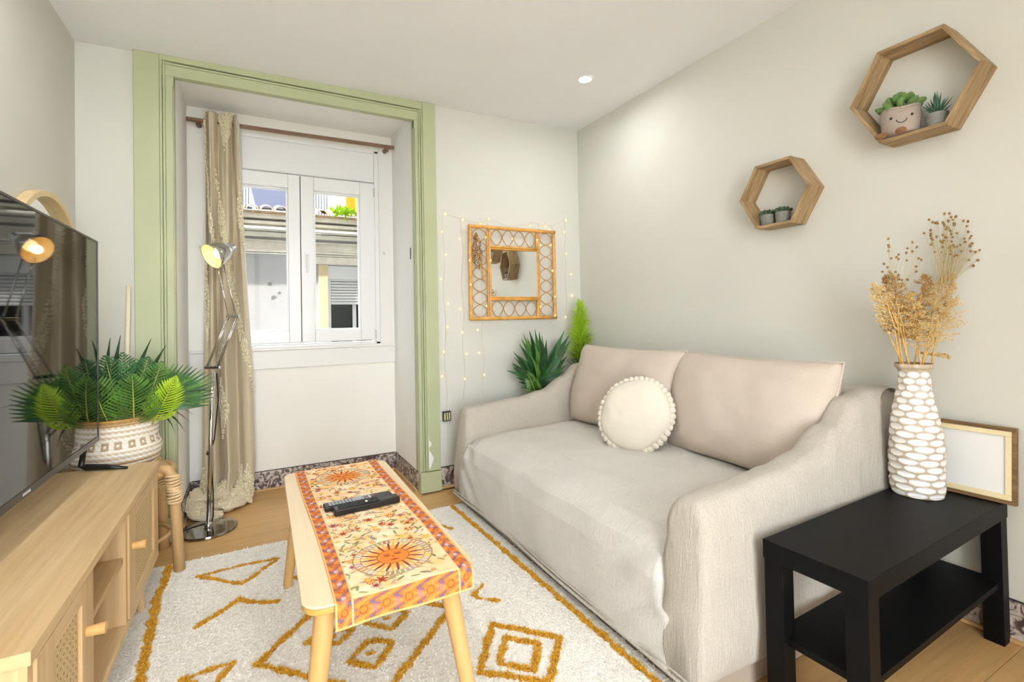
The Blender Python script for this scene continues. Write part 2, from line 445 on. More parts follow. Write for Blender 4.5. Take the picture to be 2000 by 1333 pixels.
# green casing around the recess
def casing():
    t1 = thing('trim_1', kind='structure', loc=(0, 0, 0))
    # left post
    def post(x0, x1, inner, sgn, plinth):
        zt = zc(x0) + .0
        xo0, xo1 = (x0, inner) if sgn > 0 else (inner, x1)
        MB().box((xo0, YB - .028, plinth), (xo1, YB, zt)).build('post', M['green'], t1, bevel=.003)
        # stepped inner moulding
        xi0, xi1 = (inner, x1) if sgn > 0 else (x0, inner)
        w = xi1 - xi0
        if sgn > 0: a = [(xi0, xi0 + .010), (xi0 + .013, xi0 + .022), (xi0 + .022, xi1)]
        else: a = [(xi1 - .010, xi1), (xi1 - .022, xi1 - .013), (xi0, xi1 - .022)]
        for (u, v), d in zip(a, (.022, .018, .008)):
            MB().box((u, YB - d, plinth), (v, YB + .02, zt - .02)).build('moulding', M['green'], t1, bevel=.002)
        b = MB().box((xi0 if sgn > 0 else xi0, YB - .004, plinth), (xi1, YB + .01, zt - .03)); b.build('backing', M['green'], t1)
        # reveal
        if sgn > 0: MB().box((x1 - .004, YB, plinth), (x1 + .004, YB + .05, 2.345)).build('reveal', M['green'], t1)
        else: MB().box((x0 - .004, YB, plinth), (x0 + .004, YB + .05, 2.345)).build('reveal', M['green'], t1)
        if plinth > .01: MB().box((x0 - .003, YB - .034, 0), (x1 + .003, YB + .05, plinth - .004)).build('plinth', M['green'], t1, bevel=.002)
    post(-.487, RX0 + .001, -.386, 1, .125)
    post(RX1 - .001, 1.013, .930, -1, .125)
    for xa, xb_ in ((-.386, -.33), (.882, .930)): MB().box((xa, YB - .007, 2.22), (xb_, YB + .02, zc(xa) + .01)).build('corner_block', M['green'], t1)
    # header in steps, following the ceiling
    def hdr(z0, d, top, z1=None):
        x0, x1 = -.386, .930
        V = []
        for x in (x0, x1):
            zz = top(x) if z1 is None else z1
            V += [(x, YB - d, z0), (x, YB + .03, z0), (x, YB + .03, zz), (x, YB - d, zz)]
        return MB().add(V, [(0, 1, 2, 3), (4, 7, 6, 5), (0, 4, 5, 1), (1, 5, 6, 2), (2, 6, 7, 3), (3, 7, 4, 0)])
    hdr(2.336, .024, zc).build('header', M['green'], t1, bevel=.002)
    hdr(2.322, .016, zc, 2.332).build('moulding', M['green'], t1, bevel=.002)
    hdr(2.268, .0105, zc, 2.322).build('header_board', M['green'], t1, bevel=.002)
    # flaked paint near the foot of the right post
    ch = MB().prism([(.939, .30), (.942, .25), (.957, .225), (.968, .20), (.961, .18), (.948, .15), (.943, .135), (.937, .15), (.938, .22)], YB - .0295, YB - .0275, 'y')
    ch.prism([(.938, .345), (.941, .31), (.952, .30), (.955, .285), (.945, .27), (.938, .275)], YB - .0295, YB - .0275, 'y')
    ch.build('paint_flake', M['paper'], t1, label='bare white patches where the green paint flaked off')
casing()

# ------------------------------------------------------------------ window
win = thing('window_1', kind='structure', loc=(0, YW, 0))
PV = M['pvc']
MB().box((WX0, -.015, .885), (WX0 + .03, .12, WZ1)).box((WX1 - .03, -.015, .885), (WX1, .12, WZ1)).box((WX0, -.015, WZ1 - .02), (WX1, .12, WZ1)).box((WX0, -.015, .885), (WX1, .12, .905)).build('window_frame', PV, win, bevel=.004)
box('shutter_box', (WX0 + .03, -.008, 2.005), (WX1 - .03, .14, WZ1 - .02), PV, win, bevel=.003)
box('casing_board', (WX1 + .006, -.012, .885), (RX1 - .002, 0, 2.25), M['whitewood'], win, bevel=.002)
box('bead', (WX1 - .002, -.024, .885), (WX1 + .010, 0, 2.23), M['whitewood'], win, bevel=.004)
box('apron_board', (RX0 + .01, -.014, .756), (RX1 - .002, 0, .878), M['whitewood'], win, bevel=.002)
MB().box((RX0 + .01, -.024, .868), (RX1 - .002, .0, .888)).build('window_sill', M['whitewood'], win, bevel=.006)
for cx, hx in ((.748, 1), ):
    MB().tube([(cx + .068, -.013, 1.515), (cx + .068, -.035, 1.515)], .006, 10).ball((cx + .068, -.037, 1.515), .010).build('hook', M['whitewood'], win, smooth=True)
MB().tube([(-.262, -.013 + .012, 1.50), (-.262, -.035, 1.50)], .006, 10).ball((-.262, -.037, 1.50), .010).build('hook', M['whitewood'], win, smooth=True)
def sash(x0, x1, gx0, gx1, handle):
    z0, z1, g0, g1 = .915, 1.992, .990, 1.905
    y0, y1 = -.030, .03
    m = MB().box((x0, y0, z0), (gx0, y1, z1)).box((gx1, y0, z0), (x1, y1, z1)).box((gx0, y0, z0), (gx1, y1, g0)).box((gx0, y0, g1), (gx1, y1, z1))
    s = m.build('sash', PV, win, bevel=.004)
    # glazing bead
    b = .010
    MB().box((gx0, y0 + .012, g0), (gx0 + b, y1, g1)).box((gx1 - b, y0 + .012, g0), (gx1, y1, g1)).box((gx0, y0 + .012, g0), (gx1, y1, g0 + b)).box((gx0, y0 + .012, g1 - b), (gx1, y1, g1)).build('glazing_bead', PV, s, bevel=.003)
    MB().box((gx0 + .004, -.003, g0 + .004), (gx1 - .004, .003, g1 - .004)).build('pane', M['glass'], s)
    if handle:
        MB().box((x0 + .022, y0 - .008, 1.40), (x0 + .048, y0, 1.50)).tube([(x0 + .035, y0 - .008, 1.475), (x0 + .035, y0 - .035, 1.475), (x0 + .035, y0 - .038, 1.36)], .007, 8).build('handle', PV, s, bevel=.002)
        for z in (.955, 1.93):
            MB().tube([(x1 - .002, y0 - .004, z - .028), (x1 - .002, y0 - .004, z + .028)], .006, 8).build('hinge', M['pvc_grey'], s)
    return s
M['pvc_grey'] = plain('hinge_grey', (206, 206, 204), .4)
sash(WX0 + .02, .279, -.10, .209, False)
sash(.283, .752, .362, .655, True)
box('sash_gap', (.279, -.012, .92), (.283, .02, 1.99), M['darkline'], win)
# ================================================================== across the street
FY = 8.0
nb = thing('building', 'grey plaster house across the street with stone cornice and shuttered window', 'building', (0, FY, 0))
wx0, wx1, wz0, wz1 = 1.045, 1.98, .60, 1.905
MB().box((-40, 0, -3), (wx0, .3, 2.62)).box((wx1, 0, -3), (42, .3, 2.62)).box((wx0, 0, -3), (wx1, .3, wz0)).box((wx0, 0, wz1), (wx1, .3, 2.62)).build('wall', M['plaster'], nb)
for z0, z1, d in ((2.56, 2.63, .16), (2.475, 2.525, .12), (2.385, 2.425, .20), (2.30, 2.375, .06), (2.235, 2.258, .07), (2.075, 2.11, .09), (2.05, 2.07, .05)):
    MB().box((-4, -d, z0), (6, 0, z1)).build('cornice', M['stone'], nb, bevel=.012)
for z0, z1 in ((2.42, 2.48), (2.12, 2.235)): MB().box((-4, -.02, z0), (6, 0, z1)).build('frieze', M['stone'], nb)
MB().box((.86, -.03, 1.925), (2.2, 0, 2.045)).build('lintel', M['stone'], nb, bevel=.01)
for a, b in ((.91, wx0), (wx1, wx1 + .13)): MB().box((a, -.035, -1), (b, 0, 1.92)).build('jamb', M['ochre'], nb, bevel=.006)
w = MB().box((wx0, .02, wz0), (wx0 + .045, .1, 1.70)).box((wx1 - .045, .02, wz0), (wx1, .1, 1.70)).box((1.42, .05, wz0), (1.475, .12, 1.31)).box((wx0, .02, wz0), (wx1, .1, wz0 + .05)).build('window', M['shutter'], nb)
MB().box((wx0, -.005, 1.70), (wx1, .1, wz1)).build('shutter_box', M['shutter'], w, bevel=.005)
MB().box((wx0, .1, wz0), (wx1, .106, 1.72)).build('pane', M['dark_gloss'], w)
sl = None
for i in range(9):
    z = 1.305 + i * .0455
    if sl is None:
        sl = MB().box((wx0 + .045, -.012, 0), (wx1 - .045, .012, .040)).build('slat', M['shutter'], w, bevel=.012); sl.location = (0, .045, z)
    else: share(sl, 'slat', w, (0, .045, z))
# patches where the plaster came off
for x, z, s in ((.22, 1.62, .05), (.27, 1.42, .06), (.36, 1.49, .035), (.24, 1.60, .03)):
    MB().prism([(x + s * (.6 + .4 * math.sin(7 * k + x * 9)) * math.cos(k * pi / 4), z + s * (.6 + .4 * math.cos(5 * k)) * math.sin(k * pi / 4)) for k in range(8)], -.002, 0, 'y').build('plaster_scar', M['grey_concrete'], nb)
# barrel tiles along the eave
tile = None
for i in range(34):
    x = -2.2 + i * .185
    if tile is None:
        V = []; F = []
        nseg = 8
        for j, (yy, zz) in enumerate(((-.24, 0), (.45, .16))):
            for k in range(nseg + 1):
                a = pi * k / nseg
                for r in (.085, .068): V.append((r * math.cos(a), yy, zz + r * .8 * math.sin(a)))
        W = 2 * (nseg + 1)
        for k in range(nseg):
            F += [(2 * k, 2 * k + 2, W + 2 * k + 2, W + 2 * k), (2 * k + 1, W + 2 * k + 1, W + 2 * k + 3, 2 * k + 3), (2 * k, 2 * k + 1, 2 * k + 3, 2 * k + 2)]
        tile = MB().add(V, F).build('roof_tile', M['terracotta'], nb, smooth=True); tile.location = (x, 0, 2.655)
    else: share(tile, 'roof_tile', nb, (x, 0, 2.655 + rnd.uniform(-.008, .008)))
MB().add([(-40, -.2, 2.63), (42, -.2, 2.63), (42, 1.6, 3.0), (-40, 1.6, 3.0)], [(0, 1, 2, 3)]).build('roof', M['terracotta'], nb, solid=.04)
# second building behind
b2 = thing('building', 'pale blue house rising behind the tiled roof', 'building', (0, 10.6, 0))
MB().box((-40, 0, 0), (42, .3, 17)).build('wall', M['pale_blue'], b2)  # raised and lengthened out of view to darken the street
MB().box((-.02, -.06, 3.35), (-.012, -.05, 4.4)).build('downpipe', M['slate'], b2)
for k in range(14):
    MB().tube([(-.62 + k * .045, -.5, 3.16), (-.62 + k * .045, -.5, 3.9)], .008, 6).build('railing_bar', M['slate'], b2)
MB().box((-.7, -.52, 3.14), (.02, -.48, 3.17)).build('railing_rail', M['slate'], b2)
for k in range(10):
    MB().tube([(1.02 + k * .05, -.5, 3.12), (1.02 + k * .05, -.5, 3.9)], .008, 6).build('railing_bar', M['slate'], b2)
sr = MB().add([(.08, 9.55, 3.05), (1.0, 9.55, 3.05), (1.0, 10.3, 3.85), (-.05, 10.3, 3.85)], [(0, 1, 2, 3)]).build('roof_slope', M['slate'], solid=.04)
tag(sr, 'dark slate blue roof slope seen through left pane above the tiles', 'roof')
def cloth(name, x0, x1, y, z0, z1, mat, label):
    def f(u, v): return (x0 + (x1 - x0) * u, y + .04 * math.sin(u * 9) * (1 - v * .6), z0 + (z1 - z0) * v)
    return tag(MB().grid(f, 24, 8).build(name, mat, smooth=True, solid=.006), label, 'cloth')
cloth('hanging_cloth', 1.60, 2.25, 9.6, 3.05, 3.95, M['orange_cloth'], 'bright orange cloth hanging outside above the tiled roof')
cloth('hanging_cloth', 1.30, 1.56, 9.6, 3.05, 3.95, M['paper'], 'white sheet drying outside left of the orange cloth')
ln = thing('clothesline', 'clothes line on posts above the roof across the street', 'clothes line', (0, 9.6, 2.98))
MB().tube([(.95, 0, .97), (2.6, 0, .97)], .008, 6).build('line', M['slate'], ln)
for x in (.95, 2.6): MB().tube([(x, 0, -.03), (x, 0, 1.0)], .02, 8).build('post', M['slate'], ln)
# weeds on the roof edge
wd = MB()
for k in range(160):
    a = rnd.uniform(0, 2 * pi); r = rnd.uniform(0, .14); L = rnd.uniform(.05, .13)
    p = Vector((1.27 + r * math.cos(a) * 1.2, 7.74 + r * math.sin(a) * .5, 2.68 + rnd.uniform(0, .06))); d = Vector((rnd.uniform(-1, 1), rnd.uniform(-1, .3), rnd.uniform(-.4, 1))).normalized()
    s = d.cross(Vector((0, 1, .2))).normalized() * .018
    wd.add([p, p + d * L * .5 + s, p + d * L, p + d * L * .5 - s], [(0, 1, 2, 3)])
tag(wd.build('rooftop_weed', M['leaf_lime']), 'clump of yellow green weeds growing on the tiled eave', 'plant')
# ================================================================== rug
RUGX0, RUGX1, RUGY0, RUGY1 = -.47, 1.04, .25, 2.565
rug = thing('rug', 'cream shag rug with mustard geometric lines under the coffee table', 'rug', (0, 0, 0))
M['rug_base'] = plain('rug_backing', (236, 231, 222), .95, noise=.08, nscale=60)
M['rug_pile'] = vcol('rug_pile', .95, spec=.1)
MB().box((RUGX0, RUGY0, .0005), (RUGX1, RUGY1, .009)).build('backing', M['rug_base'], rug)
motifs = [
 [(-.325, 2.56), (-.32, 2.398), (-.328, 2.279), (-.32, 2.175), (-.312, 2.033), (-.306, 1.925), (-.302, 1.838), (-.298, 1.769), (-.30, 1.2), (-.31, .3)],
 [(.965, 2.56), (.975, 2.2), (.985, 1.8), (.992, 1.4), (.998, 1.05), (1.0, .3)],
 [(-.207, 2.386), (-.053, 2.396), (.094, 2.387), (-.045, 2.226), (-.207, 2.386)],
 [(-.183, 1.991), (-.096, 2.067), (-.053, 2.115), (-.018, 2.071), (.07, 2.021)],
 [(-.194, 1.726), (-.061, 1.733), (-.119, 1.628), (-.194, 1.726)],
 [(.004, 1.686), (.266, 1.983), (.627, 1.665), (.313, 1.373), (.004, 1.686)],
 [(.324, 1.631), (.389, 1.579), (.316, 1.492), (.251, 1.56), (.324, 1.631)], [(.312, 1.566), (.326, 1.562)],
 [(.332, 1.723), (.404, 1.648), (.474, 1.714), (.402, 1.791), (.332, 1.723)], [(.395, 1.72), (.408, 1.715)],
 [(.142, 1.719), (.198, 1.756), (.288, 1.713), (.236, 1.662), (.142, 1.719)], [(.21, 1.71), (.222, 1.706)],
 [(.25, 1.81), (.31, 1.87), (.36, 1.81), (.30, 1.76), (.25, 1.81)],
 [(.781, 1.74), (.722, 1.696), (.73, 1.666), (.784, 1.619)],
 [(.707, 1.504), (.87, 1.332), (.736, 1.189), (.579, 1.32), (.707, 1.504)],
 [(.715, 1.423), (.793, 1.342), (.72, 1.246), (.647, 1.325), (.715, 1.423)],
 [(.147, 2.171), (.20, 2.19), (.26, 2.14), (.19, 2.10), (.147, 2.171)],
 [(.70, 2.30), (.80, 2.38), (.86, 2.28)], [(.05, 1.1), (.2, 1.25), (.35, 1.1), (.2, .95), (.05, 1.1)], [(-.2, 1.35), (-.08, 1.45), (.0, 1.35)]]
widths = [.017, .014, .011, .013, .012, .014, .012, .012, .012, .012, .012, .012, .012, .011, .014, .014, .012, .012, .014, .012]
widths[3] = .014
rng = np.random.default_rng(3)
def pile():
    n = 250000
    P = rng.uniform((RUGX0 + .004, RUGY0 + .004), (RUGX1 - .004, RUGY1 - .004), (n, 2))
    # density grows towards nothing special; motif mask from the distance to the lines
    wob = .0022 * np.sin(P[:, 0] * 90 + 3 * np.sin(P[:, 1] * 41)) + .0022 * np.sin(P[:, 1] * 77)
    D = np.full(n, 9.)
    for poly, w in zip(motifs, (widths + [.013] * 20)):
        for (x0, y0), (x1, y1) in zip(poly[:-1], poly[1:]):
            a = np.array([x0, y0]); d = np.array([x1 - x0, y1 - y0]); L = d @ d + 1e-9
            t = np.clip(((P - a) @ d) / L, 0, 1); q = P - a - t[:, None] * d
            D = np.minimum(D, np.hypot(q[:, 0], q[:, 1]) - w * .62)
    mask = (D + wob) < 0
    for sel, name, c0, c1, h0, h1 in ((~mask, 'pile', lin((255, 252, 244)), lin((240, 234, 224)), .001, .0035), (mask, 'mustard_pile', lin((236, 184, 68)), lin((206, 148, 44)), .004, .008)):
        p = P[sel]
        if name == 'mustard_pile': p = np.concatenate([p + rng.normal(0, .0012, p.shape) for _ in range(4)])
        k = len(p); ang = rng.uniform(0, 2 * pi, k); lean = rng.normal(0, .011 if name == 'pile' else .005, (k, 2)); wv = np.stack([np.cos(ang), np.sin(ang)], 1) * rng.uniform(.003, .005, k)[:, None]
        h = rng.uniform(h0, h1, k)
        V = np.zeros((k, 3, 3), np.float32)
        V[:, 0, :2] = p - wv; V[:, 1, :2] = p + wv; V[:, :2, 2] = .0085
        V[:, 2, :2] = p + lean; V[:, 2, 2] = .009 + h
        me = bpy.data.meshes.new(name); me.vertices.add(3 * k); me.vertices.foreach_set('co', V.ravel())
        me.loops.add(3 * k); me.loops.foreach_set('vertex_index', np.arange(3 * k, dtype=np.int32))
        me.polygons.add(k); me.polygons.foreach_set('loop_start', np.arange(0, 3 * k, 3, dtype=np.int32)); 
        me.update(calc_edges=True); me.validate()
        t = rng.uniform(0, 1, k) ** 1.6
        C = np.ones((k, 3, 4), np.float32); C[:, :, :3] = (np.array(c0) * (1 - t)[:, None] + np.array(c1) * t[:, None])[:, None, :]
        at = me.color_attributes.new('Col', 'FLOAT_COLOR', 'POINT'); at.data.foreach_set('color', C.ravel())
        me.materials.append(M['rug_pile'])
        o = bpy.data.objects.new(name, me); col.objects.link(o); o.parent = rug; o['kind'] = 'stuff'
        if 'mustard' in name: o['label'] = 'mustard yellow tufted lines'
pile()

# ================================================================== coffee table
CT = thing('coffee_table', 'light birch coffee table with splayed round legs on the rug', 'table', (.290, 1.607, 0), (0, 0, -.016))
TW, TL, TZ = .196, .512, .45
def rrect(w, l, r, n=6):
    out = []
    for cx, cy, a0 in ((w - r, l - r, 0), (-w + r, l - r, pi / 2), (-w + r, -l + r, pi), (w - r, -l + r, 1.5 * pi)):
        for k in range(n + 1):
            a = a0 + pi / 2 * k / n; out.append((cx + r * math.cos(a), cy + r * math.sin(a)))
    return out
tt = MB().prism(rrect(TW, TL, .045), TZ - .006, TZ).build('tabletop', M['birch'], CT, bevel=.003)
MB().prism(rrect(TW - .001, TL - .001, .044), TZ - .020, TZ - .006).build('edge_band', M['birch_edge'], tt, bevel=.004)
MB().box((-.13, -.42, TZ - .05), (.13, .42, TZ - .0205)).build('apron', M['birch_leg'], CT, bevel=.002)
for sx, sy, bx, by in ((-1, 1, -.185, .535), (1, 1, .185, .53), (-1, -1, -.195, -.50), (1, -1, .205, -.49)):
    MB().tube([(sx * .140, sy * .425, TZ - .0205), (bx * 1.0, by * .955, .012)], [.024, .0165], 20).build('leg', M['birch_leg'], CT, smooth=False, bevel=.002)

# ------------------------------------------------------------------ printed runner
def runner():
    w, y0, y1, hang = .317, 1.095, 2.117, .052
    nu, nv = 190, 640
    L = (y1 - y0) + hang
    u = np.linspace(0, 1, nu); v = np.linspace(0, 1, nv)
    U, Vv = np.meshgrid(u, v); X = (U - .5) * w; S = Vv * L                    # S: 0 at the hem of the near end
    def c(*a): return np.array(lin(a))
    img = np.zeros((nv, nu, 3)); img[:] = c(252, 218, 172)
    # cloudy peach field
    nz = np.zeros_like(X)
    for k in range(7):
        a, b, p = rng.uniform(20, 70), rng.uniform(20, 80), rng.uniform(0, 6)
        nz += np.sin(X * a + p + 2 * np.sin(S * b * .5 + p)) * np.cos(S * b + 1.3 * p)
    img += np.clip(nz / 7, -.5, .5)[..., None] * np.array([.02, .28, .40])
    def put(mask, colr, a=1.0): img[mask] = img[mask] * (1 - a) + np.array(colr) * a
    def flower(cx, cs, r, colr, core, n=8, ph=0):
        dx, ds = X - cx, S - cs; rr = np.hypot(dx, ds); th = np.arctan2(ds, dx)
        put(rr < r * (.72 + .28 * np.cos(n * th + ph)), colr); put(rr < r * .38, core)
    # leaves, scrolls and scattered blossoms
    greens = [c(132, 136, 72), c(108, 120, 84), c(160, 150, 86)]
    for k in range(420):
        cx, cs = rng.uniform(-.5, .5) * w * .76, rng.uniform(.05, L - .02); a = rng.uniform(0, pi); r = rng.uniform(.003, .0075)
        dx, ds = X - cx, S - cs; p = dx * np.cos(a) + ds * np.sin(a); q = -dx * np.sin(a) + ds * np.cos(a)
        put((p / (r * 1.8)) ** 2 + (q / (r * .55)) ** 2 < 1, greens[k % 3] if k % 5 else c(176, 140, 150), .85)
    for k in range(150):
        cx, cs = rng.uniform(-.5, .5) * w * .78, rng.uniform(.045, L - .02)
        cc = [c(206, 92, 44), c(228, 136, 60), c(196, 74, 36), c(238, 176, 70), c(186, 120, 128)][k % 5]
        flower(cx, cs, rng.uniform(.006, .017), cc, c(150, 70, 30) if k % 2 else c(244, 196, 90), int(rng.integers(6, 12)))
    # sun medallions
    for cs in (.195, hang + 1.958 - y0):
        cx = 0.0; dx, ds = X - cx, S - cs; rr = np.hypot(dx, ds * 1.05); th = np.arctan2(ds, dx)
        put(rr < .100, c(250, 222, 172), .9)
        put((rr > .096) & (rr < .0995), c(176, 120, 70))
        put((rr > .078) & (rr < .0803), c(190, 128, 76))
        seg = np.floor((th + pi) / (2 * pi) * 22)
        pal = [c(168, 140, 176), c(206, 110, 60), c(168, 184, 196), c(236, 190, 84), c(140, 90, 110), c(120, 150, 110)]
        for i, p in enumerate(pal):
            put((rr > .0805) & (rr < .0955) & (seg % 6 == i) & (np.sin(th * 44) > -.5), p, .75)
        ray = .046 + .024 * np.cos(16 * th + 26 * (rr - .04)) ** 2
        put((rr < ray + .012), c(244, 176, 92))
        put((rr < ray + .010) & (np.cos(16 * th + 26 * (rr - .04)) > .35), c(214, 104, 44))
        put((rr < ray + .010) & (np.cos(16 * th + 26 * (rr - .04)) > .86), c(126, 60, 70))
        put(rr < .041, c(232, 138, 56)); put((rr > .038) & (rr < .041), c(190, 96, 36))
        for sx in (-1, 1):
            put(((dx - sx * .014) / .009) ** 2 + ((ds - .008) / .0032) ** 2 < 1, c(150, 70, 30))
            put(((dx - sx * .014) / .010) ** 2 + ((ds - .016) / .002) ** 2 < 1, c(176, 88, 36))
        put((np.abs(dx) < .0022) & (ds < .006) & (ds > -.008), c(190, 96, 40)); put((dx / .011) ** 2 + ((ds + .018) / .003) ** 2 < 1, c(170, 66, 40))
    # borders
    e = np.minimum(X + w / 2, w / 2 - X); bw = .036
    side = (e < bw); end = (S < .075) & ~side
    zig = .5 + .5 * np.sin(S * 150 + 2.2 * np.sin(X * 160)) ; zig2 = .5 + .5 * np.sin(X * 120 + 2 * np.sin(S * 210))
    for m, z in ((side, zig), (end & (S < .052), zig2)):
        put(m, c(214, 118, 66)); put(m & (z > .72), c(232, 148, 70)); put(m & (z < .12), c(150, 78, 66)); put(m & (z < .03), c(112, 108, 140))
    for cs in np.arange(.03, L, .062):
        for sx in (-1, 1):
            cx = sx * (w / 2 - bw * .52); dx, ds = X - cx, S - cs; rr = np.hypot(dx, ds); th = np.arctan2(ds, dx)
            put(rr < .0125 * (.8 + .2 * np.cos(12 * th)), c(226, 124, 50)); put((rr > .0058) & (rr < .0072), c(140, 60, 34))
            ds2 = S - cs - .031; put((dx / .010) ** 2 + (ds2 / .014) ** 2 < 1, c(150, 120, 140), .40); put((dx / .005) ** 2 + (ds2 / .007) ** 2 < 1, c(222, 196, 190), .8)
    for cx in np.arange(-.10, .11, .05):
        dx, ds = X - cx, S - .026; rr = np.hypot(dx, ds); th = np.arctan2(ds, dx)
        put(rr < .017 * (.8 + .2 * np.cos(14 * th)), c(230, 130, 52)); put((rr > .0075) & (rr < .0092), c(140, 60, 34))
        dx = X - cx - .025; put((dx / .005) ** 2 + (ds / .012) ** 2 < 1, c(128, 108, 136), .6)
    put((S > .052) & (S < .055) & ~side, c(248, 206, 150)); put((np.abs(e - bw) < .0015), c(248, 206, 150))
    hem = (e < .005) | (S < .004) | (S > L - .004); put(hem, c(250, 190, 120)); put(hem & (np.sin(S * 1500) + np.sin(X * 1500) > 1.2), c(232, 150, 84))
    img = np.clip(img, 0, 1)
    # surface: flat on the top, a rounded fold over the near end
    Z = np.full_like(X, TZ + .0022); Y = y0 + S - hang
    r = .010; k = S < hang + r * .57
    d = hang + r * .57 - S                                                     # distance past the start of the fold
    ang = np.clip(d / r, 0, pi / 2)
    Y = np.where(k, y0 + r * .57 - r * np.sin(ang) - .0, Y)
    Z = np.where(k, TZ + .0022 - r * (1 - np.cos(ang)) - np.clip(d - r * pi / 2, 0, 1), Z)
    Y = np.where(S < hang * .9, Y - .008 * (1 - S / hang) * (1 + .5 * np.sin(X * 30)), Y)
    Xw = .3055 + X + .004 * np.sin(S * 5)
    Z = Z + .0011 * np.clip(np.sin(S * 17 + X * 14) + np.sin(X * 33 - S * 9), 0, 2)
    ca, sa = math.cos(-.016), math.sin(-.016)
    V = np.stack([Xw, Y, Z], -1).reshape(-1, 3)
    idx = np.arange(nu * nv).reshape(nv, nu)
    F = np.stack([idx[:-1, :-1], idx[:-1, 1:], idx[1:, 1:], idx[1:, :-1]], -1).reshape(-1, 4)
    mb = MB(); mb.V = V.tolist(); mb.F = F.tolist()
    M['print'] = vcol('printed_cotton', .85, .25, 900, .0006)
    o = mb.build('table_runner', M['print'], smooth=True, colors=img.reshape(-1, 3))
    m = o.modifiers.new('t', 'SOLIDIFY'); m.thickness = .0014; m.offset = -1
    tag(o, 'orange printed table runner with sun medallions laid along the coffee table', 'runner')
runner()

# ------------------------------------------------------------------ remotes
def remote(loc, rz, L, w, h, label, style):
    t = thing('remote_control', label, 'remote', loc, (0, 0, rz), 'remote controls on the runner')
    body = MB().box((-L / 2, -w / 2, 0), (L / 2, w / 2, h)).build('body', M['black_plastic'], t, bevel=.005, seg=3)
    M.setdefault('btn_grey', plain('grey_buttons', (172, 176, 182), .5)); M.setdefault('btn_dark', plain('dark_buttons', (44, 46, 50), .5)); M.setdefault('btn_white', plain('white_button', (236, 232, 224), .4)); M.setdefault('btn_red', plain('red_button', (156, 66, 56), .4))
    mt = M['btn_grey'] if style else M['btn_dark']
    src = None
    for i in range(13):
        for j in range(3):
            x = -L / 2 + .018 + i * (L * .62) / 13; y = (j - 1) * w * .27
            if 8 <= i <= 9 and style: continue
            if src is None: src = MB().box((-.0042, -.0034, 0), (.0042, .0034, .002)).build('button', mt, t, bevel=.001); src.location = (x, y, h)
            else:
                o = share(src, 'button', t, (x, y, h))
    if style:
        MB().lathe([(.015, 0), (.015, .0022), (.009, .003)], 20, (-L / 2 + .018 + 8.5 * L * .62 / 13, 0, h)).build('button_ring', M['btn_grey'], t)
        for k in range(3): MB().box((.02 + k * .011, -.008, h), (.027 + k * .011, .006, h + .002)).build('coloured_button', M['btn_red'] if k != 1 else M['btn_white'], t, bevel=.001)
    else:
        MB().lathe([(.0045, 0), (.0045, .0025)], 14, (-.002, 0, h)).build('round_button', M['btn_white'], t)
remote((.300, 1.640, TZ + .0045), .045, .215, .044, .016, 'black remote with rows of grey buttons, lying behind the other remote', 1)
remote((.316, 1.590, TZ + .0045), .070, .205, .042, .020, 'black remote with dark buttons, lying in front of the other remote', 0)
# ================================================================== media console
CN = thing('media_console', 'light oak media console with rattan doors and open middle shelves', 'cabinet', (0, 0, 0))
X0, X1, Y0, Y1 = -.698, -.328, 1.095, 2.355
ZB, ZT = .145, .512
box('top_board', (X0, Y0, ZT - .024), (X1, Y1, ZT), M['oak_x'], CN, bevel=.0015)
box('bottom_board', (X0, Y0 + .004, ZB), (X1 - .004, Y1 - .004, ZB + .024), M['oak_x'], CN, bevel=.0015)
for a, b in ((Y0 + .006, Y0 + .026), (1.462, 1.480), (1.808, 1.826), (Y1 - .024, Y1 - .004)):
    box('side_panel', (X0 + .003, a, ZB + .024), (X1 - .006, b, ZT - .024), M['oak_z'], CN, bevel=.001)
box('back_panel', (X0 + .002, Y0 + .026, ZB + .024), (X0 + .01, Y1 - .024, ZT - .024), M['oak_in'], CN)
box('shelf', (X0 + .012, 1.481, .350), (X1 - .012, 1.807, .367), M['oak_in'], CN, bevel=.001)
def door(a, b, knob_y):
    z0, z1 = ZB + .028, ZT - .028
    s, e = .085, .036
    xo0, xo1 = X1 - .018, X1 - .001
    d = thing('door'); d.parent = CN
    for u_, v_ in ((a, a + s), (b - s, b)): box('stile', (xo0, u_, z0), (xo1, v_, z1), M['oak_z'], d, bevel=.0015)
    MB().box((xo0, a + s, z1 - e), (xo1, b - s, z1)).build('top_rail', M['oak_x'], d, bevel=.001)
    MB().box((xo0, a + s, z0), (xo1, b - s, z0 + e)).build('bottom_rail', M['oak_x'], d, bevel=.001)
    MB().box((xo0 + .004, a + s, z0 + e), (xo0 + .010, b - s, z1 - e)).build('rattan_panel', M['rattan'], d)
    MB().tube([(xo1 - .001, knob_y, .372), (xo1 + .034, knob_y, .372)], [.0105, .0125], 16).build('knob', M['birch_leg'], d, bevel=.001)
door(Y0 + .030, 1.458, 1.405)
door(1.830, Y1 - .028, 1.872)
for x in (X0 + .05, X1 - .05):
    for y in (Y0 + .14, Y1 - .14):
        MB().tube([(x, y, ZB), (x + (.012 if x > -.5 else -.012), y, .010 if x > -.5 else 0)], [.020, .013], 14).build('leg', M['oak_z'], CN)
dv = MB().box((-.60, 1.50, ZB + .024), (-.42, 1.66, ZB + .062)).build('set_top_box', M['black_plastic'], bevel=.004)
tag(dv, 'small dark box lying on the lower console shelf', 'box')

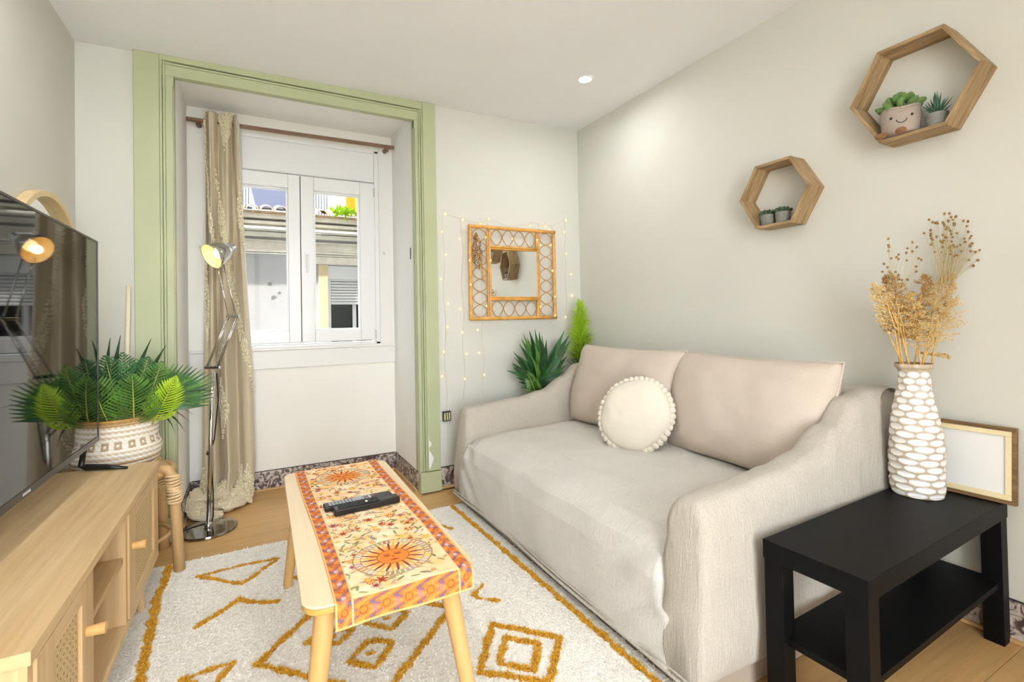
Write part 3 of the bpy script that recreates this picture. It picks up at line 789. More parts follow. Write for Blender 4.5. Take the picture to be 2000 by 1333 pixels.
# ------------------------------------------------------------------ television
TV = thing('television', 'large black flat television standing on the oak console', 'television', (-.50, 0, 0))
ty0, ty1, tz0, tz1 = 1.00, 2.285, .628, 1.358
M['screen'] = plain('tv_screen', (4, 4, 5), .035, spec=.62)
M['bezel'] = plain('tv_bezel', (34, 32, 32), .3, spec=.5)
box('back_shell', (-.055, ty0 + .10, tz0 + .05), (-.012, ty1 - .10, tz1 - .10), M['black_plastic'], TV, bevel=.01)
box('cabinet_rim', (-.014, ty0, tz0), (.0, ty1, tz1), M['black_plastic'], TV, bevel=.002)
box('screen', (-.002, ty0 + .007, tz0 + .020), (.0015, ty1 - .007, tz1 - .007), M['screen'], TV)
fr = MB().box((-.002, ty0, tz0), (.0035, ty1, tz0 + .020)).box((-.002, ty0, tz1 - .007), (.0035, ty1, tz1)).box((-.002, ty0, tz0), (.0035, ty0 + .007, tz1)).box((-.002, ty1 - .007, tz0), (.0035, ty1, tz1))
fr.build('bezel', M['bezel'], TV, bevel=.001)
M['mark'] = plain('brand_mark', (206, 206, 206), .4)
bm_ = MB()
for k in range(6): bm_.box((.0035, 1.615 + k * .008, tz0 + .007), (.0040, 1.620 + k * .008, tz0 + .0135))
bm_.build('brand_mark', M['mark'], TV)
for ya, yb_ in ((2.338, 2.283), (.947, 1.002)):
    MB().tube([(-.030, (ya + yb_) / 2 - .02, tz0 + .02), (-.052, ya - .01, tz0 - .05), (-.060, ya, ZT + .022), (-.045, ya, ZT + .013), (.02, ya + (yb_ - ya) * .6, ZT + .012), (.085, yb_, ZT + .005)], [.008, .009, .011, .014, .012, .005], 12, flat=.8).build('stand_foot', M['black_plastic'], TV, smooth=True)

# ------------------------------------------------------------------ round mirror on the left wall
RM = thing('round_mirror', 'round wall mirror with deep pale wood rim behind the television', 'mirror', (XL, 2.465, 1.165))
R = .395
ring = MB(); n = 72; V = []; F = []
for k in range(n):
    a = 2 * pi * k / n
    for x, r in ((.001, R), (.036, R), (.036, R - .022), (.001, R - .022)): V.append((x, r * math.cos(a), r * math.sin(a)))
for k in range(n):
    k2 = (k + 1) % n
    for j in range(4): F.append((k * 4 + j, k * 4 + (j + 1) % 4, k2 * 4 + (j + 1) % 4, k2 * 4 + j))
M['ashwood'] = plain('pale_ash', (226, 200, 150), .5, noise=.05, nscale=30)
ring.add(V, F).build('rim', M['ashwood'], RM, bevel=.002)
MB().prism([((R - .022) * math.cos(2 * pi * k / n), (R - .022) * math.sin(2 * pi * k / n)) for k in range(n)], .002, .008, 'x').build('mirror_glass', M['mirror'], RM)

M['pale_pole'] = plain('pale_pole', (232, 222, 196), .6)
po = MB().tube([(-.535, 2.80, 0.0), (-.520, 2.83, .6), (-.508, 2.846, 1.232)], [.010, .0095, .009], 10).build('pole', M['pale_pole'], smooth=True)
tag(po, 'thin pale wooden pole leaning on the wall behind the basket plant', 'pole')

# ------------------------------------------------------------------ rattan stool
ST = thing('rattan_stool', 'natural rattan stool with bound joints beside the console end', 'stool', (-.500, 2.590, 0), (0, 0, .30))
for sx, sy in ((1, -1), (1, 1), (-1, -1), (-1, 1)):
    lx, ly = sx * .165, sy * .150
    pts = [(lx * 1.10, ly * 1.05, .010 if sy < 0 else 0.0), (lx * 1.02, ly, .30), (lx * .98, ly * .98, .405), (lx * .88, ly * .9, .435), (lx * .5, ly * .55, .440)]
    MB().tube(pts, [.0215, .0205, .020, .0195, .019], 14).build('leg', M['rattan_pole'], ST, smooth=True)
    w = MB()
    for k in range(11):
        z = .302 + k * .0105
        w.tube([(lx * (1.02 - .04 * k / 11) + .0245 * math.cos(a), ly * (1 - .02 * k / 11) + .0245 * math.sin(a), z + .004 * math.sin(a + k)) for a in np.linspace(0, 2 * pi, 13)], .0052, 6, cap=False)
    w.build('binding', M['rattan_wrap'], ST, smooth=True)
MB().tube([(.185 * math.cos(a), .165 * math.sin(a), .415) for a in np.linspace(0, 2 * pi, 33)], .017, 10, cap=False).build('seat_ring', M['rattan_pole'], ST, smooth=True)
MB().lathe([(.0, .418), (.16, .418), (.172, .428), (.16, .438), (.0, .440)], 28, cap=False).build('seat', M['rattan'], ST)
for z in (.14,):
    MB().tube([(.172 * math.cos(a) * 1.03, .156 * math.sin(a) * 1.03, z) for a in np.linspace(0, 2 * pi, 33)], .008, 8, cap=False).build('stretcher', M['rattan_pole'], ST, smooth=True)

# ------------------------------------------------------------------ basket and palm
BK = thing('belly_basket', 'white and straw woven belly basket on the rattan stool', 'basket', (-.505, 2.590, .442))
def basket():
    nz, na = 110, 220
    def prof(t):
        pr = [(0, .115), (.08, .132), (.25, .146), (.42, .152), (.50, .146), (.60, .139), (.80, .140), (1, .143)]
        for (a, ra), (b, rb) in zip(pr[:-1], pr[1:]):
            if t <= b: k = (t - a) / (b - a); k = k * k * (3 - 2 * k); return ra + (rb - ra) * k
        return pr[-1][1]
    Hh = .222; V = []; C = []
    cream, straw, tan = np.array(lin((246, 240, 228))), np.array(lin((196, 164, 116))), np.array(lin((172, 138, 92)))
    rows = 22
    for j in range(nz):
        t = j / (nz - 1); rw = t * rows; fr_ = rw % 1.0; ri = int(rw)
        for i in range(na):
            a = 2 * pi * i / na; k = a / (2 * pi) * 46
            br = math.sin(2 * pi * k + (pi if ri % 2 else 0)) 
            d = .0032 * (math.sin(pi * fr_) ** .6) + .0012 * br * (1 if fr_ > .5 else -1)
            r = prof(t) + d
            V.append((r * math.cos(a), r * math.sin(a), t * Hh))
            zig = (fr_ + .18 * br)
            cc = cream if ri % 2 == 0 else (cream * .25 + straw * .75 if zig > .45 else cream)
            if ri >= 20: cc = straw if (fr_ + .2 * br) > .35 else tan
            if 11 <= ri <= 13: 
                kk = (a / (2 * pi) * 21) % 1.0; cc = cream
                if .22 < kk < .78 and not (ri == 12 and .4 < kk < .6): cc = tan * .8 + cream * .2
            if ri <= 5 and ri % 2 == 1: cc = tan * .9 + cream * .1
            C.append(cc)
    F = [(j * na + i, j * na + (i + 1) % na, (j + 1) * na + (i + 1) % na, (j + 1) * na + i) for j in range(nz - 1) for i in range(na)]
    mb = MB(); mb.V = V; mb.F = F
    mb.build('woven_body', vcol('seagrass', .85, .3, 300), BK, smooth=True, colors=np.array(C))
    MB().tube([(.1445 * math.cos(a), .1445 * math.sin(a), Hh + .001) for a in np.linspace(0, 2 * pi, 49)], .0055, 8, cap=False).build('rim', M['cane_thin'], BK, smooth=True)
    MB().lathe([(.0, .001), (.112, .001), (.112, .004), (0, .004)], 24, cap=False).build('base', M['cane_thin'], BK)
    MB().lathe([(.0, .180), (.134, .178), (.134, .172), (0, .172)], 24, cap=False).build('soil', plain('potting_soil', (60, 48, 38), .95), BK)
basket()

M['leaf_palm'] = plain('leaf_palm', (58, 104, 54), .4, noise=.3, nscale=20)
RV = Vector((math.cos(YAW), -math.sin(YAW), 0))     # sideways direction used to fan the fronds
FV = Vector((math.sin(YAW), math.cos(YAW), 0))
def frond(parent, name, base, tip, mat, rib, n=20, ll=.08, lw=.010, bow=.05, normal=None, ang=.9, taper=.6, droop=.15, first=.08, curl=0.0, tipk=.25):
    """feather leaf: a rib from base to tip with leaflets on both sides, lying across 'normal'"""
    base, tip = Vector(base), Vector(tip); d = tip - base; L = d.length
    nrm = Vector(normal if normal is not None else -FV); side = d.normalized().cross(nrm).normalized(); nrm = side.cross(d.normalized()).normalized()
    def sp(t): return base + d * t + nrm * (bow * math.sin(pi * t * .9)) 
    rb = MB().tube([sp(t) for t in np.linspace(0, 1, 9)], [.0035 * (1 - .75 * t) for t in np.linspace(0, 1, 9)], 6)
    m = MB()
    for k in range(n):
        t = first + (1 - first) * k / (n - 1); p = sp(t); tg = (sp(min(1, t + .02)) - sp(t - .02)).normalized()
        sz = ll * (math.sin(pi * (.18 + .82 * t) ** .8) * (1 - tipk) + tipk) * (1 - taper * max(0, t - .75) * 2)
        for s in (-1, 1):
            a = ang * (1 - .35 * t ** 2) + rnd.uniform(-.04, .04)
            dr = (tg * math.cos(a) + side * s * math.sin(a)).normalized()
            q1 = p + dr * sz * .5 + nrm * (.10 * sz); q2 = p + dr * sz * (1 + rnd.uniform(-.08, .08)) - nrm * (droop * sz) + tg * curl * sz
            wv = (tg * 1.0 - dr * tg.dot(dr)).normalized() * lw * .5; w2 = wv * .75
            m.add([p - wv * .5, p + wv * .5, q1 + wv + nrm * .003, q1 - wv, q1 * .45 + q2 * .55 + w2, q1 * .45 + q2 * .55 - w2, q2], [(0, 1, 2, 3), (3, 2, 4, 5), (5, 4, 6)])
    o = m.build(name, mat, parent, smooth=False)
    rb.build('rib', rib, o, smooth=True)
    return o
def strap(parent, base, tip, mat, w=.022, bow=.03, nrm=None, name='leaf', fold=.35):
    base, tip = Vector(base), Vector(tip); d = tip - base; nr = Vector(nrm if nrm is not None else (0, 0, 1)); side = d.normalized().cross(nr).normalized(); nr = side.cross(d.normalized())
    V = []; F = []; n = 9
    for k in range(n):
        t = k / (n - 1); p = base + d * t + nr * bow * math.sin(pi * t); ww = w * (math.sin(pi * min(1, t * .75 + .22)) ** .8) * (1 - t ** 4) + .0012
        V += [p - side * ww + nr * ww * fold, p, p + side * ww + nr * ww * fold]
        if k: o = (k - 1) * 3; F += [(o, o + 1, o + 4, o + 3), (o + 1, o + 2, o + 5, o + 4)]
    return MB().add(V, F).build(name, mat, parent, smooth=True)

PP = thing('palm_plant', 'bushy artificial palm plant in the woven belly basket', 'plant', (-.505, 2.590, .62))
FP_ = Vector((-.19, .98, 0)).normalized(); RP_ = Vector((.98, .19, 0)).normalized()
def q(px, pz, dep=0.0):     # point in the plant, metres to the right / up / away
    p = RP_ * px + Vector((0, 0, pz)) + FP_ * dep; p.x = max(p.x, -.165); p.y = min(p.y, .26); return p
# feather fronds facing the room
def fr5(b, t, mat, ll, n=19, bow=.02, lw=.0085, ang=1.12): frond(PP, 'frond', q(*b), q(*t), mat, M['stem'], n, ll * 1.5, lw, bow, normal=-FP_, ang=ang, tipk=.10, taper=.35)
fr5((.055, .00, -.11), (.050, .225, -.145), M['leaf_mid'], .082)
fr5((-.015, .00, -.10), (-.085, .235, -.14), M['leaf_mid'], .085)
fr5((-.06, .00, -.09), (-.135, .215, -.12), M['leaf_mid'], .055)
fr5((.115, .01, -.10), (.195, .205, -.13), M['leaf_lime'], .058, 18, .02, .009, .95)
fr5((.01, .05, -.06), (-.035, .30, -.06), M['leaf_palm'], .085)
fr5((.05, .08, -.03), (.105, .285, -.03), M['leaf_palm'], .075)
fr5((.08, .04, -.06), (.150, .265, -.08), M['leaf_mid'], .075)
fr5((-.04, .05, -.05), (-.10, .29, -.05), M['leaf_palm'], .06)
fr5((.02, .05, .04), (.02, .30, .10), M['leaf_palm'], .085)
# big fan on the right, its blades joined near the stalk
for k in range(17):
    a = -.05 + k * .072
    L = .275 - .05 * abs(k - 7) / 8
    strap(PP, q(.10, .07, -.04), q(.10 + L * math.cos(a), .07 + L * math.sin(a) * .93, -.06 + .004 * k), [M['leaf_palm'], M['leaf_mid'], M['leaf_palm']][k % 3], .0125, .02, -FP_, fold=.15)
# dark drooping straps to the right
for px, pz, dp in ((.375, .115, -.06), (.36, .090, -.02), (.30, .060, -.08), (.345, .06, -.03), (.27, .02, -.05), (.26, -.02, -.02), (.235, -.05, -.06), (.29, .04, .02), (.20, -.06, -.04)):
    strap(PP, q(.07, .06, -.03), q(px, pz, dp), M['leaf_dark'], .017, .035)
# tall dark blades at the top
for px, pz in ((-.02, .375), (.015, .385), (.12, .365), (.175, .335), (-.10, .34), (-.17, .30)):
    strap(PP, q(px * .4, .06, .03), q(px, pz, .05), M['leaf_dark'], .015, .02, -FV)
for k in range(9):
    a = rnd.uniform(.4 * pi, 1.05 * pi); r = rnd.uniform(.13, .20)
    strap(PP, q(-.02, .05, .02), q(r * math.cos(a), rnd.uniform(.05, .2), abs(r * .5 * math.sin(a))), M['leaf_dark'], .016, .03)
# ================================================================== floor lamp
LP = thing('floor_lamp', 'chrome jointed floor lamp with lit shade in front of the curtain', 'lamp', (-.205, 2.915, 0))
CH = M['chrome']
MB().lathe([(.0, 0), (.128, 0), (.131, .006), (.128, .014), (.10, .017), (0, .018)], 48, cap=False).build('base', M['chrome_dark'], LP, smooth=False, bevel=.001)
MB().lathe([(.018, .017), (.018, .03), (.011, .045)], 20).build('collar', CH, LP, smooth=True)
j1, j2 = Vector((.026, -.03, .825)), Vector((.120, -.085, 1.083))
hd = Vector((.062, -.055, 1.405))
MB().tube([(0, 0, .02), (.012, -.015, .40), (j1.x, j1.y, .80)], [.010, .0105, .0115], 14).build('pole', CH, LP, smooth=True)
MB().tube([(.006, -.008, .385), (.008, -.01, .40)], .0145, 14).build('pole_clip', M['chrome_dark'], LP)
sd = RV * 1.0
def bar(a, b, off, r=.0042, nm='arm_rod'): MB().tube([a + off, b + off], r, 8).build(nm, CH, LP, smooth=True)
MB().box((-.040, -.008, -.008), (.040, .008, .008)).build('joint_bracket', CH, LP, bevel=.004).location = j1
MB().box((-.034, -.007, -.007), (.034, .007, .007)).build('joint_bracket', CH, LP, bevel=.004).location = j2
for o in LP.children:
    if o.name.startswith('joint_bracket'): o.rotation_euler = (0, 0, -YAW)
for o1, o2 in ((-.030, -.020), (.026, .022)):
    for dp in (-.006, .006):
        MB().tube([j1 + sd * o1 + FV * dp, j2 + sd * o2 + FV * dp], .0035, 8).build('arm_rod', CH, LP, smooth=True)
for o1, o2 in ((-.022, -.014), (.018, .020)):
    MB().tube([j2 + sd * o1, hd + sd * o2 + Vector((0, 0, -.05))], .0038, 8).build('arm_rod', CH, LP, smooth=True)
sp = MB()
a, b = j1 + sd * .012, j1.lerp(j2, .8) + sd * .012
dd = (b - a); e1 = dd.normalized().cross(FV).normalized()
sp.tube([a + dd * t + (e1 * math.cos(t * 200) + FV * math.sin(t * 200)) * .006 for t in np.linspace(0, 1, 260)], .0011, 4)
sp.build('spring', CH, LP, smooth=True)
# shade, opening towards the room and down
ax = (-RV * .40 - FV * .80 - Vector((0, 0, .50))).normalized()
q1 = Vector((0, 0, 1)).rotation_difference(ax).to_matrix()
sh = MB(); pr = [(.012, -.085), (.024, -.082), (.027, -.055), (.040, -.040), (.052, -.015), (.060, .020), (.065, .048)]
n = 40; V = []; F = []
for r, z in pr:
    for k in range(n): V.append(q1 @ Vector((r * math.cos(2 * pi * k / n), r * math.sin(2 * pi * k / n), z)))
for i in range(len(pr) - 1):
    for k in range(n): F.append((i * n + k, i * n + (k + 1) % n, (i + 1) * n + (k + 1) % n, (i + 1) * n + k))
F.append(tuple(range(n)))
so = sh.add(V, F).build('shade', CH, LP, smooth=True, solid=.0015); so.location = hd
t = NT('lamp_bulb'); t.set((1, .9, .7)); t.b.inputs['Emission Color'].default_value = (1, .72, .36, 1); t.b.inputs['Emission Strength'].default_value = 2.2
bl = MB().ball(q1 @ Vector((0, 0, .004)), .026, 16, 10).build('bulb', t.m, LP, smooth=True); bl.location = hd
t2 = NT('shade_lining'); t2.set(lin((240, 214, 160)), rough=.5)
V = []; F = []
for r, z in pr[2:]:
    for k in range(n): V.append(q1 @ Vector(((r - .002) * math.cos(2 * pi * k / n), (r - .002) * math.sin(2 * pi * k / n), z + (.0 if z < .04 else -.001))))
for i in range(len(pr) - 3):
    for k in range(n): F.append((i * n + k, i * n + (k + 1) % n, (i + 1) * n + (k + 1) % n, (i + 1) * n + k))
li = MB().add(V, F).build('lining', t2.m, so, smooth=True)
ld = bpy.data.lights.new('floor_lamp_light', 'POINT'); ld.energy = .10; ld.color = (1, .75, .42); ld.shadow_soft_size = .02
lo = bpy.data.objects.new('floor_lamp_light', ld); col.objects.link(lo); lo.parent = LP; lo.location = hd + q1 @ Vector((0, 0, .040))
cb = MB().tube([j1 + Vector((.018, 0, -.03)), Vector((.050, -.03, .66)), Vector((.030, -.02, .46)), Vector((.012, -.012, .395)), Vector((.022, -.004, .20)), Vector((.02, .012, .06)), Vector((.01, .06, .02)), Vector((-.05, .045, .018)), Vector((-.10, .02, .018)), Vector((-.145, -.06, .006)), Vector((-.22, -.10, .005)), Vector((-.30, -.12, .005))], .0032, 8)
cb.build('power_cord', M['rubber'], LP, smooth=True)

# ================================================================== curtain rod and curtain
RD = thing('curtain_rod', 'dark brown wooden curtain rod across the window recess', 'curtain rod', (0, 3.335, 2.238))
MB().tube([(-.325, 0, -.004), (.878, 0, .006)], .0125, 16).build('pole', M['rod'], RD, smooth=False)
for x in (-.268, .830):
    MB().tube([(x, .085, -.004), (x, .03, -.006), (x, .0, -.012)], [.016, .012, .010], 12).ball((x, -.004, -.018), (.012, .016, .016)).build('bracket', M['rattan_pole'] if 0 else M['rod'], RD, smooth=True)

CU = thing('curtain', 'beige linen curtain with tufted stripes gathered at the left of the window', 'curtain', (-.15, 3.30, 0))
def cx_profile(u, h):
    """gathered cloth: u across, h height 0..1 -> x, y in the local frame"""
    xw = .098 + .010 * math.sin(h * 5) + (.035 * (1 - h) ** 2)
    x = (u - .5) * 2 * xw + .012 * math.sin(h * 3.1 + u * 7) + .018 * (1 - h)
    amp = .040 + .010 * math.sin(h * 4 + 1)
    y = amp * math.sin(u * 2 * pi * 3.0 + .6 * math.sin(h * 4.5)) + .006 * math.sin(u * 2 * pi * 8 + h * 6)
    return x, y
def cur(u, v):
    z = 2.285 * v; x, y = cx_profile(u, v)
    # near the floor the cloth runs forward into a heap
    k = max(0.0, 1 - z / .20)
    if v > .97: y *= 1 - (v - .97) * 14; 
    y -= .0 + k * .06; x += -.02 * k
    return (x, y, max(z, .006 + .012 * (1 + math.sin(u * 30)) * k))
cm_ = MB().grid(cur, 220, 130)
cl = cm_.build('panel', M['curtain'], CU, smooth=True, solid=.003)
# lining at the right edge
def lin_s(u, v):
    z = .05 + 2.20 * v; return (.085 + .014 * math.sin(v * 5) + .03 * u + .030 * (1 - v) ** 2, .03 * math.sin(u * 6 + v * 2) + .02, z)
MB().grid(lin_s, 16, 50).build('lining', M['sheer'], CU, smooth=True, solid=.002)
# tufted bands: little loops standing on the cloth
tf = MB()
bands = []
for k in range(16000):
    u, v = rnd.random(), rnd.random()
    z = 2.285 * v
    # wandering stripes
    s = math.sin(u * 15 + 2.6 * math.sin(v * 8 + u * 3) + v * 6)
    gap = math.sin(v * 15 + u * 9) + .5 * math.sin(v * 7.3 + 2)
    if s < .45 or gap < .1: continue
    p = Vector(cur(u, v)); p2 = Vector(cur(min(1, u + .004), v)); p3 = Vector(cur(u, min(1, v + .004)))
    nr = (p2 - p).cross(p3 - p)
    if nr.length < 1e-9: continue
    nr.normalize()
    if nr.y > 0: nr = -nr
    r = rnd.uniform(.0042, .0072)
    tf.ball(p + nr * r * .6, (r, r * .8, r * 1.1), 5, 3)
tf.build('tufts', M['curtain_tuft'], CU, smooth=True, kind='stuff')
# the heap on the floor: thick rolled folds of the surplus cloth
tb = MB()
def roll(pts, r, seed, name='heap_fold', tufts=0.0):
    pts = [Vector(p) for p in pts]; n_ = 40
    def cr(t):
        k = min(int(t * (len(pts) - 1)), len(pts) - 2); f_ = t * (len(pts) - 1) - k
        p0, p1, p2, p3 = pts[max(0, k - 1)], pts[k], pts[k + 1], pts[min(len(pts) - 1, k + 2)]
        return .5 * ((2 * p1) + (p2 - p0) * f_ + (2 * p0 - 5 * p1 + 4 * p2 - p3) * f_ ** 2 + (3 * p1 - p0 - 3 * p2 + p3) * f_ ** 3)
    def f(u, v):
        t = v; c_ = cr(t); d = (cr(min(1, t + .01)) - cr(max(0, t - .01))).normalized(); sd = d.cross(Vector((0, 0, 1))).normalized(); up = sd.cross(d)
        a = 2 * pi * u; rr = r * (math.sin(pi * min(.97, max(.03, t))) ** .35) * (1 + .16 * math.sin(a * 3 + seed + t * 9) + .10 * math.sin(t * 31 + a * 2 + seed))
        p = c_ + sd * math.cos(a) * rr * 1.25 + up * math.sin(a) * rr * .85
        p.z = max(.002, p.z); return p
    MB().grid(f, 28, n_, closed_u=True).build(name, M['curtain'], CU, smooth=True)
    for k in range(int(tufts * 400)):
        u, v = rnd.uniform(.02, .40), rnd.random(); p = Vector(f(u, v)); q_ = rnd.uniform(.0035, .0055); tb.ball(p, q_, 5, 3)
roll([(.10, .02, .16), (.085, -.03, .07), (.03, -.10, .045), (-.06, -.17, .035), (-.13, -.20, .03)], .040, 1, tufts=.9)
roll([(.02, .0, .14), (-.02, -.05, .08), (-.09, -.07, .06), (-.15, -.10, .045), (-.165, -.16, .03)], .042, 2, tufts=1.0)
roll([(-.13, -.05, .12), (-.14, -.10, .07), (-.12, -.19, .045), (-.06, -.25, .028), (.0, -.235, .02)], .036, 3.3, tufts=.3)
roll([(.11, .03, .22), (.10, -.01, .11), (.09, -.06, .04), (.05, -.14, .03), (-.01, -.19, .028)], .034, 4.1, tufts=.7)
tb.build('heap_tufts', M['curtain_tuft'], CU, smooth=True, kind='stuff')

# ------------------------------------------------------------------ paper calendar on the recess side
CA = thing('wall_calendar', 'white paper calendar hung on the right side of the window recess', 'calendar', (RX1, 3.13, 1.33))
box('sheet', (-.0025, -.145, -.195), (-.0005, .145, .185), M['paper'], CA)
M['faint_ink'] = plain('faint_print', (228, 222, 216), .7)
ink = MB()
for r in range(9):
    for c_ in range(6): 
        w_ = .012 + .01 * ((r * 7 + c_ * 3) % 3)
        ink.box((-.0032, -.115 + c_ * .040, -.15 + r * .021), (-.0025, -.115 + c_ * .040 + w_, -.145 + r * .021))
ink.build('faint_print', M['faint_ink'], CA)
MB().box((-.008, -.150, .10), (-.0005, -.144, .17)).build('clip', M['black_plastic'], CA)
# ================================================================== sofa
SF = thing('sofa', 'two seat sofa in a loose oatmeal slipcover along the right wall', 'sofa', (0, 0, 0))
SX0, SX1, SY0, SY1 = 1.015, 2.075, .888, 2.622
AY = .135
box('base', (SX0 + .03, SY0 + .018, .002), (SX1 - .01, SY1 - .018, .25), M['underskirt'], SF, bevel=.01)
def lerp_tab(tab, x):
    for (a, fa), (b, fb) in zip(tab[:-1], tab[1:]):
        if x <= b: k = max(0, (x - a) / (b - a)); k = k * k * (3 - 2 * k); return fa + (fb - fa) * k
    return tab[-1][1]
ARM = [(1.03, .548), (1.20, .556), (1.40, .572), (1.56, .600), (1.72, .672), (1.83, .750), (1.95, .772), (2.075, .772)]
def arm(y0, y1, seed, out):
    """loft along x; the section is a soft rounded rectangle from the hem to the top"""
    ns, nc = 70, 56
    yc, hw = (y0 + y1) / 2, (y1 - y0) / 2
    def f(u, v):
        x = 1.030 + (2.07 - 1.030) * v
        top = lerp_tab(ARM, x); k = 1.0
        rf = .045                                            # rounded front
        if v < .05: t = v / .05; sh = (1 - (1 - t) ** 2) ** .5; x = 1.030 + rf * (1 - math.cos(t * pi / 2)) * .9; k = .72 + .28 * sh; top = lerp_tab(ARM, 1.04) - .035 * (1 - sh)
        a = u * 2 * pi
        # section: superellipse above, straight sides below, hem at .06
        c_, s_ = math.cos(a), math.sin(a)
        n_ = 3.6
        yy = hw * k * math.copysign(abs(c_) ** (2 / n_), c_); zz = math.copysign(abs(s_) ** (2 / n_), s_)
        zm, zh = (top + .06) / 2, (top - .06) / 2
        z = zm + zh * zz; y = yc + yy
        if v < .25: x += (-.026 + .10 * max(0, z - .18)) * (1 - v / .25)
        fl_ = max(0, .30 - z)                                # the cover flares to the hem
        y += math.copysign(.018 * (fl_ / .3), yy) * min(1, abs(yy) / hw * 1.5)
        wv = vnoise((x * 5, y * 4, z * 5), 1.3, seed) * .010 + vnoise((x * 14, y * 9, z * 6), 1.0, seed + 5) * .004
        # sagging folds below the shoulder at the back
        if x > 1.55: wv += .007 * math.sin((z - .16 * x) * 75 + 4 * vnoise((x * 3, 0, z * 2), 1, seed)) * min(1, (x - 1.55) / .2) * max(0, 1 - abs(z - .52) / .16)
        if x < 1.12: wv += .006 * math.sin(z * 46 + x * 30 + seed) * max(0, 1 - abs(z - .36) / .12)
        y += math.copysign(wv, yy) * min(1, abs(yy) / hw * 1.6); z += wv * .4 * max(0, zz)
        return (x + (wv * .6 if v < .05 else 0), y, max(.055, z))
    m = MB().grid(f, nc, ns, closed_u=True)
    cV = m.V[:nc]; ctr = tuple(sum(p[i] for p in cV) / nc for i in range(3)); m.V.append((ctr[0] - .004, ctr[1], ctr[2])); c0 = len(m.V) - 1
    m.F += [(c0, (i + 1) % nc, i) for i in range(nc)]
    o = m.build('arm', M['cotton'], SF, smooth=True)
    return o
arm(SY0, SY0 + AY, 1.0, -1)
arm(SY1 - AY, SY1, 4.0, 1)
# seat and front in one falling cover
SPROF = [(.0, 1.010, .062), (.10, 1.004, .13), (.22, 1.002, .22), (.32, 1.006, .295), (.40, 1.030, .355), (.48, 1.085, .398), (.58, 1.20, .418), (.75, 1.45, .428), (1.0, 1.92, .425)]
def seat(u, v):
    ya, yb_ = SY0 + AY - .042, SY1 - AY + .042                  # the ends run on inside the arms
    y = ya + (yb_ - ya) * u
    x = lerp_tab([(a, b) for a, b, c in SPROF], v); z = lerp_tab([(a, c) for a, b, c in SPROF], v)
    dn = min(y - (SY0 + AY), (SY1 - AY) - y)                      # distance from the inner arm face
    k = min(1, max(0, (.020 - dn) / .040))
    kk = k * min(1, max(0, (v - .20) / .16)); x = x * (1 - kk) + max(x, 1.085) * kk
    x += .014 * max(0, (-.012 - dn) / .030) * (1 - kk)
    if v > .42: z -= .020 * max(0, 1 - dn / .10) if dn > 0 else .020
    z += -.006 * math.cos(u * pi * 2) * (1 if v > .5 else 0)
    w = vnoise((x * 4, y * 3, z * 4), 1.2, 9) * .010 + vnoise((x * 9, y * 7, z * 9), 1.0, 3) * .004
    if v < .42:
        d1 = y - SY0 - AY; d2 = SY1 - AY - y
        w += .005 * math.sin((z * 1.2 + d1 * .9) * 34) * math.exp(-((d1 - .05) / .16) ** 2)
        w += .005 * math.sin((z * 1.3 + d2) * 34) * math.exp(-((d2 - .05) / .12) ** 2)
        x -= w; x -= .010 * max(0, (.12 - z)) * 3
    else: z += w
    return (x, y, z)
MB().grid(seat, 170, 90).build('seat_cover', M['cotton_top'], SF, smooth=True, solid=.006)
for zz, r in ((.066, .006), (.082, .0035)):
    MB().tube([(1.003 - r * .3 + .004 * math.sin(y * 7), y, zz + .005 * math.sin(y * 3.3 + 1)) for y in np.linspace(SY0 + .01, SY1 - .01, 60)], r, 8).build('hem', M['cotton'], SF, smooth=True)
def bk(u, v):
    y = SY0 + .01 + (SY1 - SY0 - .02) * u; a = v * pi
    return (2.005 - .065 * math.cos(a), y, (.30 if v in (0.0, 1.0) else .735 + .035 * math.sin(a)) + .004 * math.sin(y * 9))
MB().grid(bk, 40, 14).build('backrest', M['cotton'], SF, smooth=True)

def pillow_mesh(w, h, t, seed, nu=56, nv=40, n=.42, sag=.0):
    """soft rectangular cushion, x = thickness, y = width, z = height"""
    m = MB()
    def side(s):
        def f(u, v):
            a, b = u * 2 - 1, v * 2 - 1
            pin = 1 - .05 * (a * a) * (1 - b * b) - .0
            y = w / 2 * a * (1 - .045 * (1 - a * a) * 0 - .04 * (1 - abs(b)) * abs(a) ** 3 * 0) ; z = h / 2 * b
            y *= 1 - .035 * math.cos(b * pi / 2) * abs(a) ** 2; z *= 1 - .05 * math.cos(a * pi / 2) * abs(b) ** 2
            th = t / 2 * (max(0, 1 - abs(a) ** 3.2) ** n) * (max(0, 1 - abs(b) ** 3.0) ** n)
            th *= 1 + .10 * (-b) + sag * (-b)
            wv = vnoise((y * 5, z * 5, s), 1, seed) * .014 + vnoise((y * 11, z * 15, s), 1, seed + 2) * .005
            wv += .007 * math.sin((y * .8 + z) * 40 + seed) * max(0, .8 - abs(b + .75)) * max(0, 1 - abs(a) ** 2)
            return (s * (th + wv * min(1, th / .03)), y, z)
        return f
    m.grid(side(1), nu, nv); m.grid(side(-1), nu, nv)
    return m
